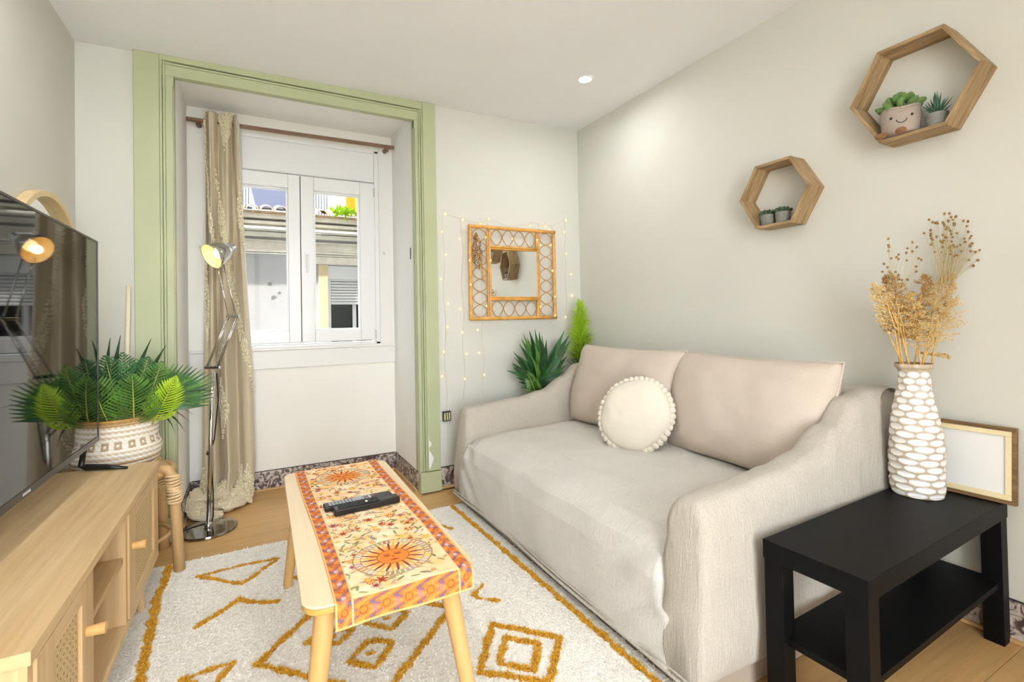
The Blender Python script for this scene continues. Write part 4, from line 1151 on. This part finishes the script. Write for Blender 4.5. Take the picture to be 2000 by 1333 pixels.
def back_cushion(loc, rot, w, h, t, seed, label):
    o = thing('back_cushion', label, 'cushion', loc, rot, 'back cushions on the sofa')
    c = pillow_mesh(w, h, t, seed).build('cover', M['cushion'], o, smooth=True)
    w_ = c.modifiers.new('w', 'WELD'); w_.merge_threshold = .0004
    pts = []
    for k in range(81):
        a = k / 80 * 4; i = int(a) % 4; f_ = a - int(a)
        cs = [(-1, -1), (1, -1), (1, 1), (-1, 1), (-1, -1)]; p, q_ = cs[i], cs[i + 1]
        aa, bb = p[0] + (q_[0] - p[0]) * f_, p[1] + (q_[1] - p[1]) * f_
        pts.append((0, w / 2 * aa * (1 - .035 * math.cos(bb * pi / 2)), h / 2 * bb * (1 - .05 * math.cos(aa * pi / 2))))
    MB().tube(pts, .0045, 6, cap=False).build('piping', M['cushion'], c, smooth=True)
    return o
back_cushion((1.80, 2.085, .640), (0, .26, .02), .80, .475, .23, 2.0, 'taupe back cushion at the plant end of the sofa')
back_cushion((1.815, 1.355, .638), (0, .26, -.03), .76, .47, .23, 6.0, 'taupe back cushion at the side table end of the sofa')

# ------------------------------------------------------------------ round pillow with pompoms
nrm = Vector((-.80, -.42, .42)).normalized()
RP = thing('round_pillow', 'round cream pillow edged with pompoms leaning on the back cushions', 'pillow', (1.598, 1.764, .577))
Q = Vector((0, 0, 1)).rotation_difference(nrm); 
RP.rotation_mode = 'QUATERNION'; RP.rotation_quaternion = Q
def disc(u, v):
    a = 2 * pi * u; r = .174 * math.sin(v * pi) ** .75 if 0 < v < 1 else 0
    z = -.062 * math.cos(v * pi) * (1 if True else 1)
    w = 1 + .02 * math.sin(a * 5 + 1)
    z = math.copysign(abs(z / .062) ** .8 * .062, z)
    return (r * math.cos(a) * w, r * math.sin(a) * w * .96, z + .004 * vnoise((r * 30 * math.cos(a), r * 30 * math.sin(a), v), 1, 3))
MB().grid(disc, 64, 32, closed_u=True).build('cover', M['pillow'], RP, smooth=True)
pp = None
for k in range(42):
    a = 2 * pi * k / 42; p = (.178 * math.cos(a), .178 * .965 * math.sin(a), rnd.uniform(-.004, .004))
    if pp is None:
        m = MB().ball((0, 0, 0), (.0165, .0150, .0165), 14, 10)
        m.V = [tuple(Vector(v) * (1 + .10 * vnoise(v, 160, 1))) for v in m.V]; pp = m.build('pompom', M['pompom'], RP, smooth=True); pp.location = p
    else: share(pp, 'pompom', RP, p, (rnd.uniform(0, 6), rnd.uniform(0, 6), 0))
# ================================================================== black side table
TB = thing('side_table', 'low black table with a lower shelf at the near end of the sofa', 'table', (1.653, .738, 0), (0, 0, .032))
bx, by, tz = .440, .126, .440
box('tabletop', (-bx, -by, tz - .050), (bx, by, tz), M['black_lacquer'], TB, bevel=.0015)
for sx in (-1, 1):
    for sy in (-1, 1):
        x0, x1 = sorted((sx * (bx - .002), sx * (bx - .052))); y0, y1 = sorted((sy * (by - .002), sy * (by - .052)))
        box('leg', (x0, y0, 0), (x1, y1, tz - .050), M['black_lacquer'], TB, bevel=.0015)
box('shelf', (-bx + .02, -by + .012, .175), (bx - .02, by - .012, .193), M['black_lacquer'], TB, bevel=.001)

# ------------------------------------------------------------------ vase
VS = thing('vase', 'tall tan vase with rows of white oval dimples on the black table', 'vase', (1.945, .800, .441))
def vase():
    prof = [(0, .066), (.02, .071), (.10, .0735), (.30, .0745), (.45, .071), (.60, .063), (.72, .053), (.82, .045), (.90, .0425), (.95, .043), (.975, .050), (1, .050)]
    Hh = .432; nz, na = 240, 210; V = []; C = []
    tan, white = np.array(lin((200, 182, 158))), np.array(lin((246, 244, 242)))
    rows = 19
    for j in range(nz):
        t = j / (nz - 1); R0 = lerp_tab(prof, t); rw = t / .945 * rows; ri = int(rw); fv = rw - ri
        ncol = 8
        for i in range(na):
            a = 2 * pi * i / na; cu = (a / (2 * pi) * ncol + .5 * (ri % 2) + .12 * math.sin(ri * 2.1)) % 1.0
            e = ((cu - .5) / .47) ** 2 + ((fv - .5) / .47) ** 2 if t < .945 else 9
            d = 0
            if e < 1: d = -.0042 * (1 - e) ** .5 
            wob = .0012 * math.sin(a * 3 + t * 12) + (.002 * math.sin(a * 7 + 1) if t > .945 else 0)
            r = R0 + d + wob + .0012
            V.append((r * math.cos(a), r * math.sin(a), t * Hh)); C.append(white if e < .88 else (tan * .5 + white * .5 if e < 1.0 else tan * .92))
    F = [(j * na + i, j * na + (i + 1) % na, (j + 1) * na + (i + 1) % na, (j + 1) * na + i) for j in range(nz - 1) for i in range(na)]
    mb = MB(); mb.V = V; mb.F = F; mb.F.append(tuple(range(na - 1, -1, -1)))
    mb.build('body', vcol('glazed_clay', .38, .1, 120, .0006, spec=.5), VS, smooth=True, colors=np.array(C))
    MB().lathe([(.051, Hh), (.040, Hh - .004), (.034, Hh - .05), (.034, Hh - .14), (0, Hh - .14)], 40, cap=False).build('neck_inside', plain('clay_inside', (150, 126, 100), .8), VS, smooth=True)
vase()

# ------------------------------------------------------------------ dried flowers in the vase
DF = thing('dried_bouquet', 'golden dried grasses and seed pods standing in the dimpled vase', 'dried flowers', (1.945, .800, .80))
M['straw'] = plain('straw', (214, 170, 96), .8, noise=.2, nscale=80)
M['plume'] = vcol('dried_plume', .9, spec=.15)
def w3(px, pz, dep=0): return RV * px + Vector((0, 0, pz)) + FV * dep
def plume(px0, px1, pz0, pz1, width, n, tone, seed, dep=0.0, name='plume'):
    """feathery head: short spikelets strung along side branches of a stem"""
    r_ = random.Random(seed); m = MB(); C = []
    nb_ = max(8, n // 26)
    for b in range(nb_):
        t = (b + r_.random()) / nb_; s = -1 if b % 2 else 1
        wv = width * 1.45 * (math.sin(pi * min(1, (t * .80 + .20))) ** .7) * r_.uniform(.7, 1.1) + .006
        o = w3(px0 + (px1 - px0) * t, pz0 + (pz1 - pz0) * t, dep)
        an = r_.uniform(-1, 1) * 1.1
        bd = (RV * s * math.cos(an) + FV * math.sin(an) + Vector((0, 0, .55 + .5 * t))).normalized()
        for k in range(26):
            f_ = (k + r_.random()) / 26; p = o + bd * wv * f_ - Vector((0, 0, .35 * wv * f_ * f_)) + Vector((r_.uniform(-1, 1), r_.uniform(-1, 1), r_.uniform(-1, 1))) * .0035
            d = (bd + Vector((r_.uniform(-1, 1), r_.uniform(-1, 1), r_.uniform(-.6, .8))) * .8).normalized(); L = r_.uniform(.006, .011)
            sd = d.cross(FV).normalized() * r_.uniform(.0012, .0022); o3 = d.cross(sd.normalized()) * .0016
            m.add([p, p + d * L * .5 + sd, p + d * L, p + d * L * .5 - sd, p + d * L * .5 + o3], [(0, 1, 4), (1, 2, 4), (2, 3, 4), (3, 0, 4)])
            tt = r_.random(); c_ = np.array(lin(tone[0])) * tt + np.array(lin(tone[1])) * (1 - tt); C += [c_] * 5
    return m.build(name, M['plume'], DF, colors=np.array(C), kind='stuff')
gold = ((232, 202, 138), (192, 150, 84)); pale = ((238, 214, 158), (208, 172, 110)); brown = ((198, 156, 92), (156, 112, 58))
plume(-.045, -.125, .16, .335, .034, 1250, pale, 1)
plume(-.030, -.065, .15, .365, .042, 1600, brown, 2, .01)
plume(-.015, -.010, .16, .30, .028, 900, gold, 3, -.01)
plume(.020, .135, .14, .365, .040, 1700, gold, 4)
plume(.045, .120, .12, .28, .050, 1300, pale, 5, -.02)
plume(.020, .070, .20, .365, .030, 900, brown, 6, .02)
plume(.035, .120, .10, .085, .014, 220, gold, 7)
plume(.000, .030, .12, .20, .030, 260, pale, 8)
r_ = random.Random(5)
for k in range(13):
    s = -1 if k < 7 else 1; x1 = (-.02 - .010 * (k % 7)) if s < 0 else (.02 + .016 * (k % 6))
    MB().tube([w3(s * .006 + r_.uniform(-.012, .012), -.07, r_.uniform(-.012, .012)), w3(x1 * .45, .06, r_.uniform(-.02, .02)), w3(x1, .20, r_.uniform(-.02, .02)), w3(x1 * 1.4, .30, r_.uniform(-.02, .02))], [.0032, .003, .0022, .001], 6).build('stem', M['straw'], DF, smooth=True)
sm, sc = MB(), []
M['pod'] = plain('seed_pod', (150, 116, 60), .7, noise=.3, nscale=90)
wires = MB(); M['stalk'] = plain('fine_stalk', (196, 178, 132), .8)
def pods(n, cx, cz, rx, rz, rx0, rz0, seed):
    r2 = random.Random(seed)
    for k in range(n):
        a = r2.uniform(0, 2 * pi); rr = math.sqrt(r2.random()); p = w3(cx + rx * rr * math.cos(a), cz + rz * rr * math.sin(a), r2.uniform(-.03, .03))
        sm.ball(p, (.0052, .0040, .0034), 7, 5, Matrix.Rotation(r2.uniform(0, 3), 3, 'Y'))
        b = w3(rx0 + r2.uniform(-.02, .02), rz0, r2.uniform(-.01, .01)); wires.tube([b, b.lerp(p, .6) + RV * r2.uniform(-.01, .01), p], .00045, 4, cap=False)
pods(78, .145, .505, .095, .075, .11, .33, 3)
pods(26, .175, .46, .07, .08, .12, .33, 4)
pods(22, -.055, .42, .060, .075, -.06, .32, 6)
pods(8, .0, .40, .03, .06, -.03, .30, 8)
sm.build('seed_pods', M['pod'], DF, smooth=True, kind='stuff'); wires.build('fine_stalks', M['stalk'], DF, kind='stuff')

# ------------------------------------------------------------------ picture frame leaning on the wall
PF = thing('picture_frame', 'empty brown wooden picture frame leaning on the wall behind the vase', 'frame', (2.062, .722, .441), (0, .10, .04))
fw, fh = .128, .236
M['frame_wood'] = wood('frame_wood', (104, 78, 48), (156, 122, 80), 'y', 2.2, .6)
M['cream_mat'] = plain('cream_bevel', (236, 220, 176), .7)
for nm, lo, hi in (('moulding', (-.012, -fw, 0), (.008, fw, .012)), ('moulding', (-.012, -fw, fh - .012), (.008, fw, fh)), ('moulding', (-.012, -fw, .012), (.008, -fw + .010, fh - .012)), ('moulding', (-.012, fw - .010, .012), (.008, fw, fh - .012))):
    box(nm, lo, hi, M['frame_wood'], PF, bevel=.001)
for lo, hi in (((-.010, -fw + .010, .012), (.002, fw - .010, .028)), ((-.010, -fw + .010, fh - .028), (.002, fw - .010, fh - .012)), ((-.010, -fw + .010, .028), (.002, -fw + .026, fh - .028)), ((-.010, fw - .026, .028), (.002, fw - .010, fh - .028))):
    box('inner_lip', lo, hi, M['cream_mat'], PF, bevel=.001)
box('backing_paper', (-.004, -fw + .02, .024), (.001, fw - .02, fh - .024), M['paper'], PF)
box('pane', (-.0065, -fw + .02, .024), (-.0058, fw - .02, fh - .024), M['glass'], PF)

# ================================================================== hexagon shelves
def hexshelf(loc, R, label, dep=.100, th=.012):
    o = thing('hexagon_shelf', label, 'shelf', loc, (0, 0, 0), 'hexagon wall shelves')
    P = [(R * math.cos(pi / 3 * k), R * math.sin(pi / 3 * k)) for k in range(6)]; ri = R - th / math.cos(pi / 6)
    Q_ = [(ri * math.cos(pi / 3 * k), ri * math.sin(pi / 3 * k)) for k in range(6)]
    for k in range(6):
        a, b, c_, d = P[k], P[(k + 1) % 6], Q_[(k + 1) % 6], Q_[k]
        # built flat along y and turned, so the grain runs with every board
        mid = ((a[0] + b[0]) / 2, (a[1] + b[1]) / 2); an = math.atan2(b[1] - a[1], b[0] - a[0]); ca, sa = math.cos(-an), math.sin(-an)
        loc2 = [((p[0] - mid[0]) * ca - (p[1] - mid[1]) * sa, (p[0] - mid[0]) * sa + (p[1] - mid[1]) * ca) for p in (a, b, c_, d)]
        ob = MB().prism(loc2, -dep, -.0005, 'x').build('board', M['acacia'], o, bevel=.0008, seg=1)
        ob.location = (0, mid[0], mid[1]); ob.rotation_euler = (an, 0, 0)
    return o
H1 = hexshelf((XR, .812, 1.822), .193, 'large hexagon wooden shelf holding a smiling plush plant and a spiky plant')
H2 = hexshelf((XR, 1.322, 1.571), .164, 'small hexagon wooden shelf holding two grey pots')
z1 = 1.822 - .193 * math.cos(pi / 6) + .0125; z2 = 1.571 - .164 * math.cos(pi / 6) + .0125
# plush plant
PL = thing('plush_toy', 'smiling plush pot with green felt leaves and little brown feet', 'toy', (2.045, .858, z1))
def pot(u, v):
    a = 2 * pi * u; r = .050 + .008 * math.sin(v * pi * .9); r *= 1 - .9 * max(0, v - .93) / .07; r *= min(1, .3 + v * 9)
    z = .098 * v + (.004 * math.sin(a * 3) if v > .8 else 0)
    return (r * math.cos(a) * .88, r * math.sin(a), z)
MB().grid(pot, 40, 30, closed_u=True).build('body', M['plush'], PL, smooth=True)
MB().tube([(.050 * .88 * math.cos(a), .052 * math.sin(a), .094 + .004 * math.sin(a * 3)) for a in np.linspace(0, 2 * pi, 40)], .006, 8, cap=False).build('pot_rim', M['plush'], PL, smooth=True)
face = -pi + .50    # the face looks into the room and towards the camera
def onpot(da, z, off=.0):
    a = face + da; v = z / .098; r = .050 + .008 * math.sin(v * pi * .9) + off; return Vector((r * math.cos(a) * .88, r * math.sin(a), z))
for da in (-.62, .44): MB().ball(onpot(da, .060), .0046, 10, 8).build('eye', M['black_plastic'], PL, smooth=True)
MB().tube([onpot(-.09 + .27 * math.sin(t), .053 - .016 * math.cos(t), .0008) for t in np.linspace(-1.35, 1.35, 15)], .0012, 6).build('smile', M['black_plastic'], PL, smooth=True)
for k in range(17):
    a = 2 * pi * k / 9 + (k > 8) * .3; el = .25 if k < 9 else .85; L = .030 if k < 9 else .024
    c_ = Vector((.030 * math.cos(a) * (1 if k < 9 else .5), .040 * math.sin(a) * (1 if k < 9 else .5), .106 if k < 9 else .122))
    d = Vector((math.cos(a) * math.cos(el), math.sin(a) * math.cos(el), math.sin(el)))
    Rm = Vector((0, 0, 1)).rotation_difference(d).to_matrix()
    MB().ball(c_ + d * .012, (.017, .010, L * .8), 12, 8, Rm).build('felt_leaf', M['plush_green'], PL, smooth=True)
MB().ball((0, 0, .142), (.014, .018, .020), 12, 8).build('felt_leaf', M['plush_green'], PL, smooth=True)
for dy in (-.026, .024):
    lg = MB().tube([(-.040, dy, .010), (-.058, dy, .010), (-.068, dy * 1.1, .004)], .006, 8).build('leg', M['plush_brown'], PL, smooth=True)
    MB().ball((-.076, dy * 1.25, .0), (.012, .017, .012), 12, 8).build('foot', M['plush_brown'], PL, smooth=True)
def succulent(name, loc, r, h, label, kind, seed):
    o = thing(name, label, 'plant', loc, (0, 0, 0), 'little potted succulents'); r2 = random.Random(seed)
    MB().lathe([(0, .0005), (r * .9, .0005), (r, h), (r * .86, h), (r * .82, h - .006), (0, h - .006)], 24, cap=False).build('pot', M['grey_concrete'], o, bevel=.001)
    if kind == 'spiky':
        for k in range(34):
            a = r2.uniform(0, 2 * pi); el = r2.uniform(.45, 1.5); L = r2.uniform(.042, .072) * (.7 + .3 * el)
            d = Vector((math.cos(a) * math.cos(el), math.sin(a) * math.cos(el), math.sin(el)))
            MB().tube([Vector((0, 0, h - .004)) + d * .004, Vector((0, 0, h - .004)) + d * L * .5, Vector((0, 0, h - .004)) + d * L + Vector((0, 0, .004))], [.0045, .0040, .0003], 5, flat=.5).build('spike_leaf', M['leaf_teal'], o, smooth=True)
    else:
        for ring_, n_, el, L in ((0, 9, .25, .038), (1, 7, .65, .030), (2, 5, 1.1, .022)):
            for k in range(n_):
                a = 2 * pi * (k + ring_ * .4) / n_; d = Vector((math.cos(a) * math.cos(el), math.sin(a) * math.cos(el), math.sin(el)))
                Rm = Vector((0, 0, 1)).rotation_difference(d).to_matrix()
                MB().ball(Vector((0, 0, h)) + d * L * .55, (.0105, .0050, L * .55), 8, 6, Rm).build('rosette_leaf', M['leaf_sage'], o, smooth=True)
M['leaf_teal'] = plain('leaf_teal', (54, 96, 72), .5, noise=.25, nscale=60); M['leaf_sage'] = plain('leaf_sage', (70, 90, 66), .6, noise=.3, nscale=60)
succulent('potted_succulent', (2.052, .757, z1), .032, .046, 'spiky green succulent in a grey pot beside the plush toy', 'spiky', 1)
succulent('potted_succulent', (2.050, 1.372, z2), .031, .048, 'grey pot with a pale rosette, left one in the small hexagon shelf', 'rosette', 2)
succulent('potted_succulent', (2.050, 1.303, z2), .031, .048, 'grey pot with a dark rosette, right one in the small hexagon shelf', 'rosette', 3)
# ================================================================== cane mirror on the back wall
CM = thing('cane_mirror', 'square mirror in a bamboo frame with looped cane on the back wall', 'mirror', (1.549, YB, 1.343))
a0, b0, i0, j0 = .318, .297, .180, .172
y_ = -.030
def node_pole(p, q, r, nm='bamboo_pole'):
    p, q = Vector(p), Vector(q); n = max(3, int((q - p).length / .16) + 1); pts = []; rr = []
    for k in range(n):
        for t, f_ in ((0, 1.0), (.04, 1.14), (.08, 1.0)):
            s = (k + t) / n
            if s <= 1: pts.append(p.lerp(q, s)); rr.append(r * f_)
    pts.append(q); rr.append(r)
    return MB().tube(pts, rr, 12).build(nm, M['bamboo'], CM, smooth=True)
for s in (-1, 1):
    node_pole((s * a0, y_, -b0 - .008), (s * a0, y_, b0 + .008), .0115)
    node_pole((-a0 - .008, y_ - .006, s * b0), (a0 + .008, y_ - .006, s * b0), .0115)
    node_pole((s * i0, y_, -b0), (s * i0, y_, b0), .0085)
    node_pole((s * (i0 + .014), y_, -b0), (s * (i0 + .014), y_, b0), .0050)
    node_pole((-i0, y_ - .004, s * j0), (i0, y_ - .004, s * j0), .0085)
    node_pole((-i0, y_ - .004, s * (j0 - .013)), (i0, y_ - .004, s * (j0 - .013)), .0050)
def waves(p, q, amp, n, nm='cane_loop'):
    p, q = Vector(p), Vector(q); d = q - p; sd = Vector((d.z, 0, -d.x)).normalized()
    for s in (-1, 1):
        pts = [p + d * t + sd * amp * s * math.copysign(abs(math.sin(t * n * pi)) ** .75, math.sin(t * n * pi)) + Vector((0, -.002 * s * math.cos(t * n * pi), 0)) for t in np.linspace(0, 1, 14 * n + 1)]
        MB().tube(pts, .0028, 6).build(nm, M['cane_thin'], CM, smooth=True)
for s in (-1, 1):
    waves((s * (a0 + i0 + .006) / 2, y_, -b0 + .01), (s * (a0 + i0 + .006) / 2, y_, b0 - .01), .050, 7)
    waves((-i0 + .008, y_, s * (b0 + j0) / 2), (i0 - .008, y_, s * (b0 + j0) / 2), .050, 4)
mg = box('mirror_glass', (-i0, -.003, -j0), (i0, .003, j0), M['mirror'], CM); mg.location = (0, -.018, 0); mg.rotation_euler = (0, 0, -.075)
# dried sprig tucked into the frame
DS = thing('dried_sprig', 'small bunch of dried brown flowers tucked into the bamboo mirror frame', 'dried flowers', (1.285, YB - .046, 1.30))
M['sprig'] = vcol('dried_sprig', .9, spec=.1); m = MB(); C = []
for k in range(420):
    t = rnd.random() ** .8; wv = .036 * math.sin(pi * min(1, t * .85 + .15)) ** .8; p = Vector((-.02 * t + rnd.uniform(-1, 1) * wv, rnd.uniform(-.010, .010), .06 + .235 * t)); r = rnd.uniform(.002, .004)
    m.ball(p, r, 5, 3); c_ = np.array(lin((206, 150, 70))) * rnd.random(); c_ = c_ + np.array(lin((96, 62, 28))) * .6; C += [c_] * 20
m.build('flower_heads', M['sprig'], DS, colors=np.array(C), kind='stuff')
for k in range(6): MB().tube([(.035 + k * .002, -.001, -.01), (.012 + k * .003, 0, .08), (-.02 + k * .008, 0, .2)], .0011, 5).build('stalk', M['straw'], DS)

# ------------------------------------------------------------------ fairy lights
FL = thing('string_light', 'string of warm fairy lights hung around the bamboo mirror', 'string light', (0, YB, 0))
bulbs = [(1.077, 1.709), (1.194, 1.68), (1.315, 1.663), (1.692, 1.68), (1.817, 1.686), (1.99, 1.739), (1.052, 1.595), (1.171, 1.557), (1.073, 1.452), (1.217, 1.416), (1.221, 1.263), (1.04, 1.298), (1.084, 1.145), (1.163, 1.11), (1.078, .999), (1.177, .96), (1.052, .844), (1.203, .823), (1.036, .693), (1.189, .665), (1.325, .681), (1.292, .825), (1.284, .974), (1.975, 1.654), (1.985, 1.497), (2.025, 1.352), (2.03, 1.198), (1.969, 1.045), (1.379, 1.70), (1.846, 1.663), (1.365, 1.422), (1.332, 1.57), (1.719, 1.577), (1.747, 1.543), (1.83, 1.547), (1.839, 1.369), (1.856, 1.19), (1.737, 1.119), (1.853, 1.058), (1.33, 1.128), (1.527, 1.572)]
src = None
for x, z in bulbs:
    fr_ = -.052 if (1.21 < x < 1.89 and 1.02 < z < 1.66) else -.010
    if src is None: src = MB().ball((0, 0, 0), (.0052, .0052, .0066), 10, 7).build('bulb', M['bulb'], FL, smooth=True); src.location = (x, fr_, z)
    else: share(src, 'bulb', FL, (x, fr_, z))
wr_ = MB()
def strand(pts, r=.0009): wr_.tube([(x, yy, z) for x, yy, z in pts], r, 5, cap=False)
strand([(1.065, -.006, 1.735), (1.10, -.006, 1.705), (1.194, -.006, 1.685), (1.30, -.008, 1.668), (1.378, -.010, 1.705), (1.50, -.03, 1.66), (1.692, -.03, 1.685), (1.704, -.008, 1.705), (1.817, -.006, 1.690), (1.90, -.006, 1.70), (1.99, -.006, 1.745)])
for x, zt, zb in ((1.062, 1.735, .47), (1.185, 1.685, .54), (1.300, 1.67, .56), (1.98, 1.745, 1.05), (1.845, 1.69, 1.05), (1.735, 1.69, 1.10), (1.35, 1.68, 1.12)):
    fr_ = -.050 if 1.21 < x < 1.89 else -.006
    strand([(x + .008 * math.sin(k * 1.7 + x * 9), fr_, zt + (zb - zt) * k / 11) for k in range(12)])
strand([(1.062, -.006, .5), (1.064, -.008, .47)])
wr_.build('wire', M['wire'], FL, smooth=True)
for x, z in ((1.065, 1.738), (1.194, 1.700), (1.315, 1.695), (1.692, 1.70), (1.817, 1.705), (1.99, 1.748)):
    MB().tube([(x, -.001, z), (x, -.008, z), (x, -.010, z + .012)], .0022, 6).build('hook', M['pvc'], FL)
bb = MB().box((1.035, -.028, .415), (1.085, -.004, .475)).build('battery_box', M['black_plastic'], FL, bevel=.002)
M['sticker'] = plain('battery_label', (206, 196, 130), .5); M['sticker2'] = plain('battery_label_grey', (166, 170, 172), .5)
for k in range(3): MB().box((1.039 + k * .015, -.0288, .421), (1.049 + k * .015, -.0280, .469)).build('battery', M['sticker2'] if k % 2 else M['sticker'], bb)

# ================================================================== plants behind the far arm of the sofa
PD = thing('potted_palm', 'dark green palm in a pot behind the far sofa arm', 'plant', (1.655, 2.752, 0))
MB().lathe([(0, .001), (.075, .001), (.098, .20), (.094, .205), (.086, .19), (0, .19)], 28, cap=False).build('pot', M['grey_concrete'], PD)
def v3(x, z, y=0.0): return Vector((x, y, z))
MB().tube([v3(0, .18), v3(-.01, .42), v3(-.02, .62)], [.014, .012, .010], 8).build('stem', M['leaf_dark'], PD, smooth=True)
fan = [(-.05, .975), (-.085, .965), (-.125, .945), (-.15, .915), (-.01, .955), (.02, .93), (-.165, .88), (.045, .90)]
for k, (x, z) in enumerate(fan): strap(PD, v3(-.015, .64, -.02), v3(x, z, -.06 + .012 * (k % 3)), (M['leaf_palm'], M['leaf_dark'], M['leaf_mid'])[k % 3], .030, .02, (.2, -1, .2), fold=.15)
for k, (x, z) in enumerate([(-.205, .835), (-.20, .80), (-.215, .765), (-.21, .73), (-.20, .70), (-.185, .67), (-.17, .64), (-.15, .60)]):
    strap(PD, v3(-.02, .60, -.03), v3(x, z, -.05), (M['leaf_dark'], M['leaf_palm'])[k % 2], .022, .012, (.1, -1, .3), fold=.15)
for k, (x, z) in enumerate([(.20, .955), (.24, .925), (.25, .885), (.23, .845), (.20, .80), (.17, .75), (.12, .70)]):
    strap(PD, v3(.0, .62, -.02), v3(x, z, -.03), (M['leaf_palm'], M['leaf_dark'])[k % 2], .028, .035, (-.2, -1, .5), fold=.15)
frond(PD, 'frond', v3(-.02, .48, -.04), v3(-.12, .70, -.07), M['leaf_mid'], M['stem'], 16, .08, .012, .02, normal=(0, -1, 0))
for k in range(22):
    a = pi * (.12 + .80 * (k + .5) / 22) + rnd.uniform(-.1, .1); L = rnd.uniform(.20, .34)
    strap(PD, v3(-.01, .60, -.01), v3(-.01 + L * math.cos(a) * .8, .60 + L * math.sin(a), -.085 + .02 * (k % 5)), (M['leaf_dark'], M['leaf_palm'], M['leaf_dark'], M['leaf_mid'])[k % 4], rnd.uniform(.018, .028), .03, (.1, -1, .3), fold=.2)
for k in range(6): strap(PD, v3(-.01, .50, 0), v3(-.12 + .05 * k, .60 + .02 * (k % 3), -.08), M['leaf_dark'], .022, .03)

PG = thing('grass_plant', 'lime green feathery grass plant behind the sofa back corner', 'plant', (1.985, 2.715, 0))
MB().lathe([(0, .001), (.055, .001), (.072, .16), (.068, .163), (.062, .15), (0, .15)], 24, cap=False).build('pot', M['grey_concrete'], PG)
MB().tube([v3(0, .15), v3(.0, .5), v3(.005, .72)], [.010, .009, .007], 8).build('stem', M['leaf_mid'], PG, smooth=True)
def tuftblades(n, z0, z1, spread, mat, nm, seed, w=.0035, up=.8, L0=.10, L1=.2):
    r2 = random.Random(seed); m = MB()
    for k in range(n):
        t = r2.random(); p = Vector((.004 * math.sin(t * 9), 0, z0 + (z1 - z0) * t)); a = r2.uniform(0, 2 * pi)
        d = Vector((math.cos(a) * spread, math.sin(a) * spread * .55, up + .5 * t)).normalized(); L = r2.uniform(L0, L1) * (1.05 - .35 * t)
        sd = d.cross(Vector((0, 1, .1))).normalized() * w * .5; e = p + d * L - Vector((0, 0, .12 * L)) ; mid = p + d * L * .55 + Vector((0, 0, .02))
        if e.x > .115: 
            k_ = .115 / e.x; e.x *= k_; mid.x *= k_
        if e.y > .14: e.y = .14
        if mid.y > .14: mid.y = .14
        m.add([p - sd, p + sd, mid + sd, mid - sd, e], [(0, 1, 2, 3), (3, 2, 4)])
    return m.build(nm, mat, PG, kind='stuff')
tuftblades(760, .70, 1.03, 1.0, M['leaf_lime'], 'lime_blades', 2)
tuftblades(170, 1.0, 1.08, .45, M['leaf_lime'], 'tip_blades', 3, .003, 1.4, .10, .18)
tuftblades(200, .66, .86, .95, M['leaf_mid'], 'low_blades', 4, .0032, .5)

# ================================================================== recessed ceiling lights
M['lamp_face'] = emit('downlight_face', (1, .96, .88), 30.0)
def downlight(x, y, label):
    z = zc(x); o = thing('ceiling_light', label, 'ceiling light', (x, y, z), (0, 0, 0), 'recessed ceiling lights')
    MB().lathe([(.036, -.0005), (.036, -.004), (.046, -.003), (.046, -.0005)], 32, cap=False).build('rim', M['pvc'], o, smooth=False)
    MB().lathe([(0, -.0015), (.036, -.0015), (.036, -.0005), (0, -.0005)], 32, cap=False).build('diffuser', M['lamp_face'], o)
    d = bpy.data.lights.new('downlight', 'AREA'); d.shape = 'DISK'; d.size = .09; d.energy = LAMP_W; d.color = (.98, .98, 1); d.spread = 3.0
    l = bpy.data.objects.new('downlight', d); col.objects.link(l); l.parent = o; l.location = (0, 0, -.006)
    return o
downlight(1.678, 2.203, 'lit round ceiling light above the sofa')
downlight(-.30, .95, 'added fill ceiling light out of view above the console')  # this one and those below are added out of view as fill light
downlight(.55, .20, 'added fill ceiling light out of view near the middle of the room')
downlight(.9, -1.05, 'added fill ceiling light out of view near the terrace doors')
downlight(-.28, 1.72, 'added fill ceiling light out of view above the far end of the console')
downlight(-.3, -1.05, 'added fill ceiling light out of view at the rear of the room')
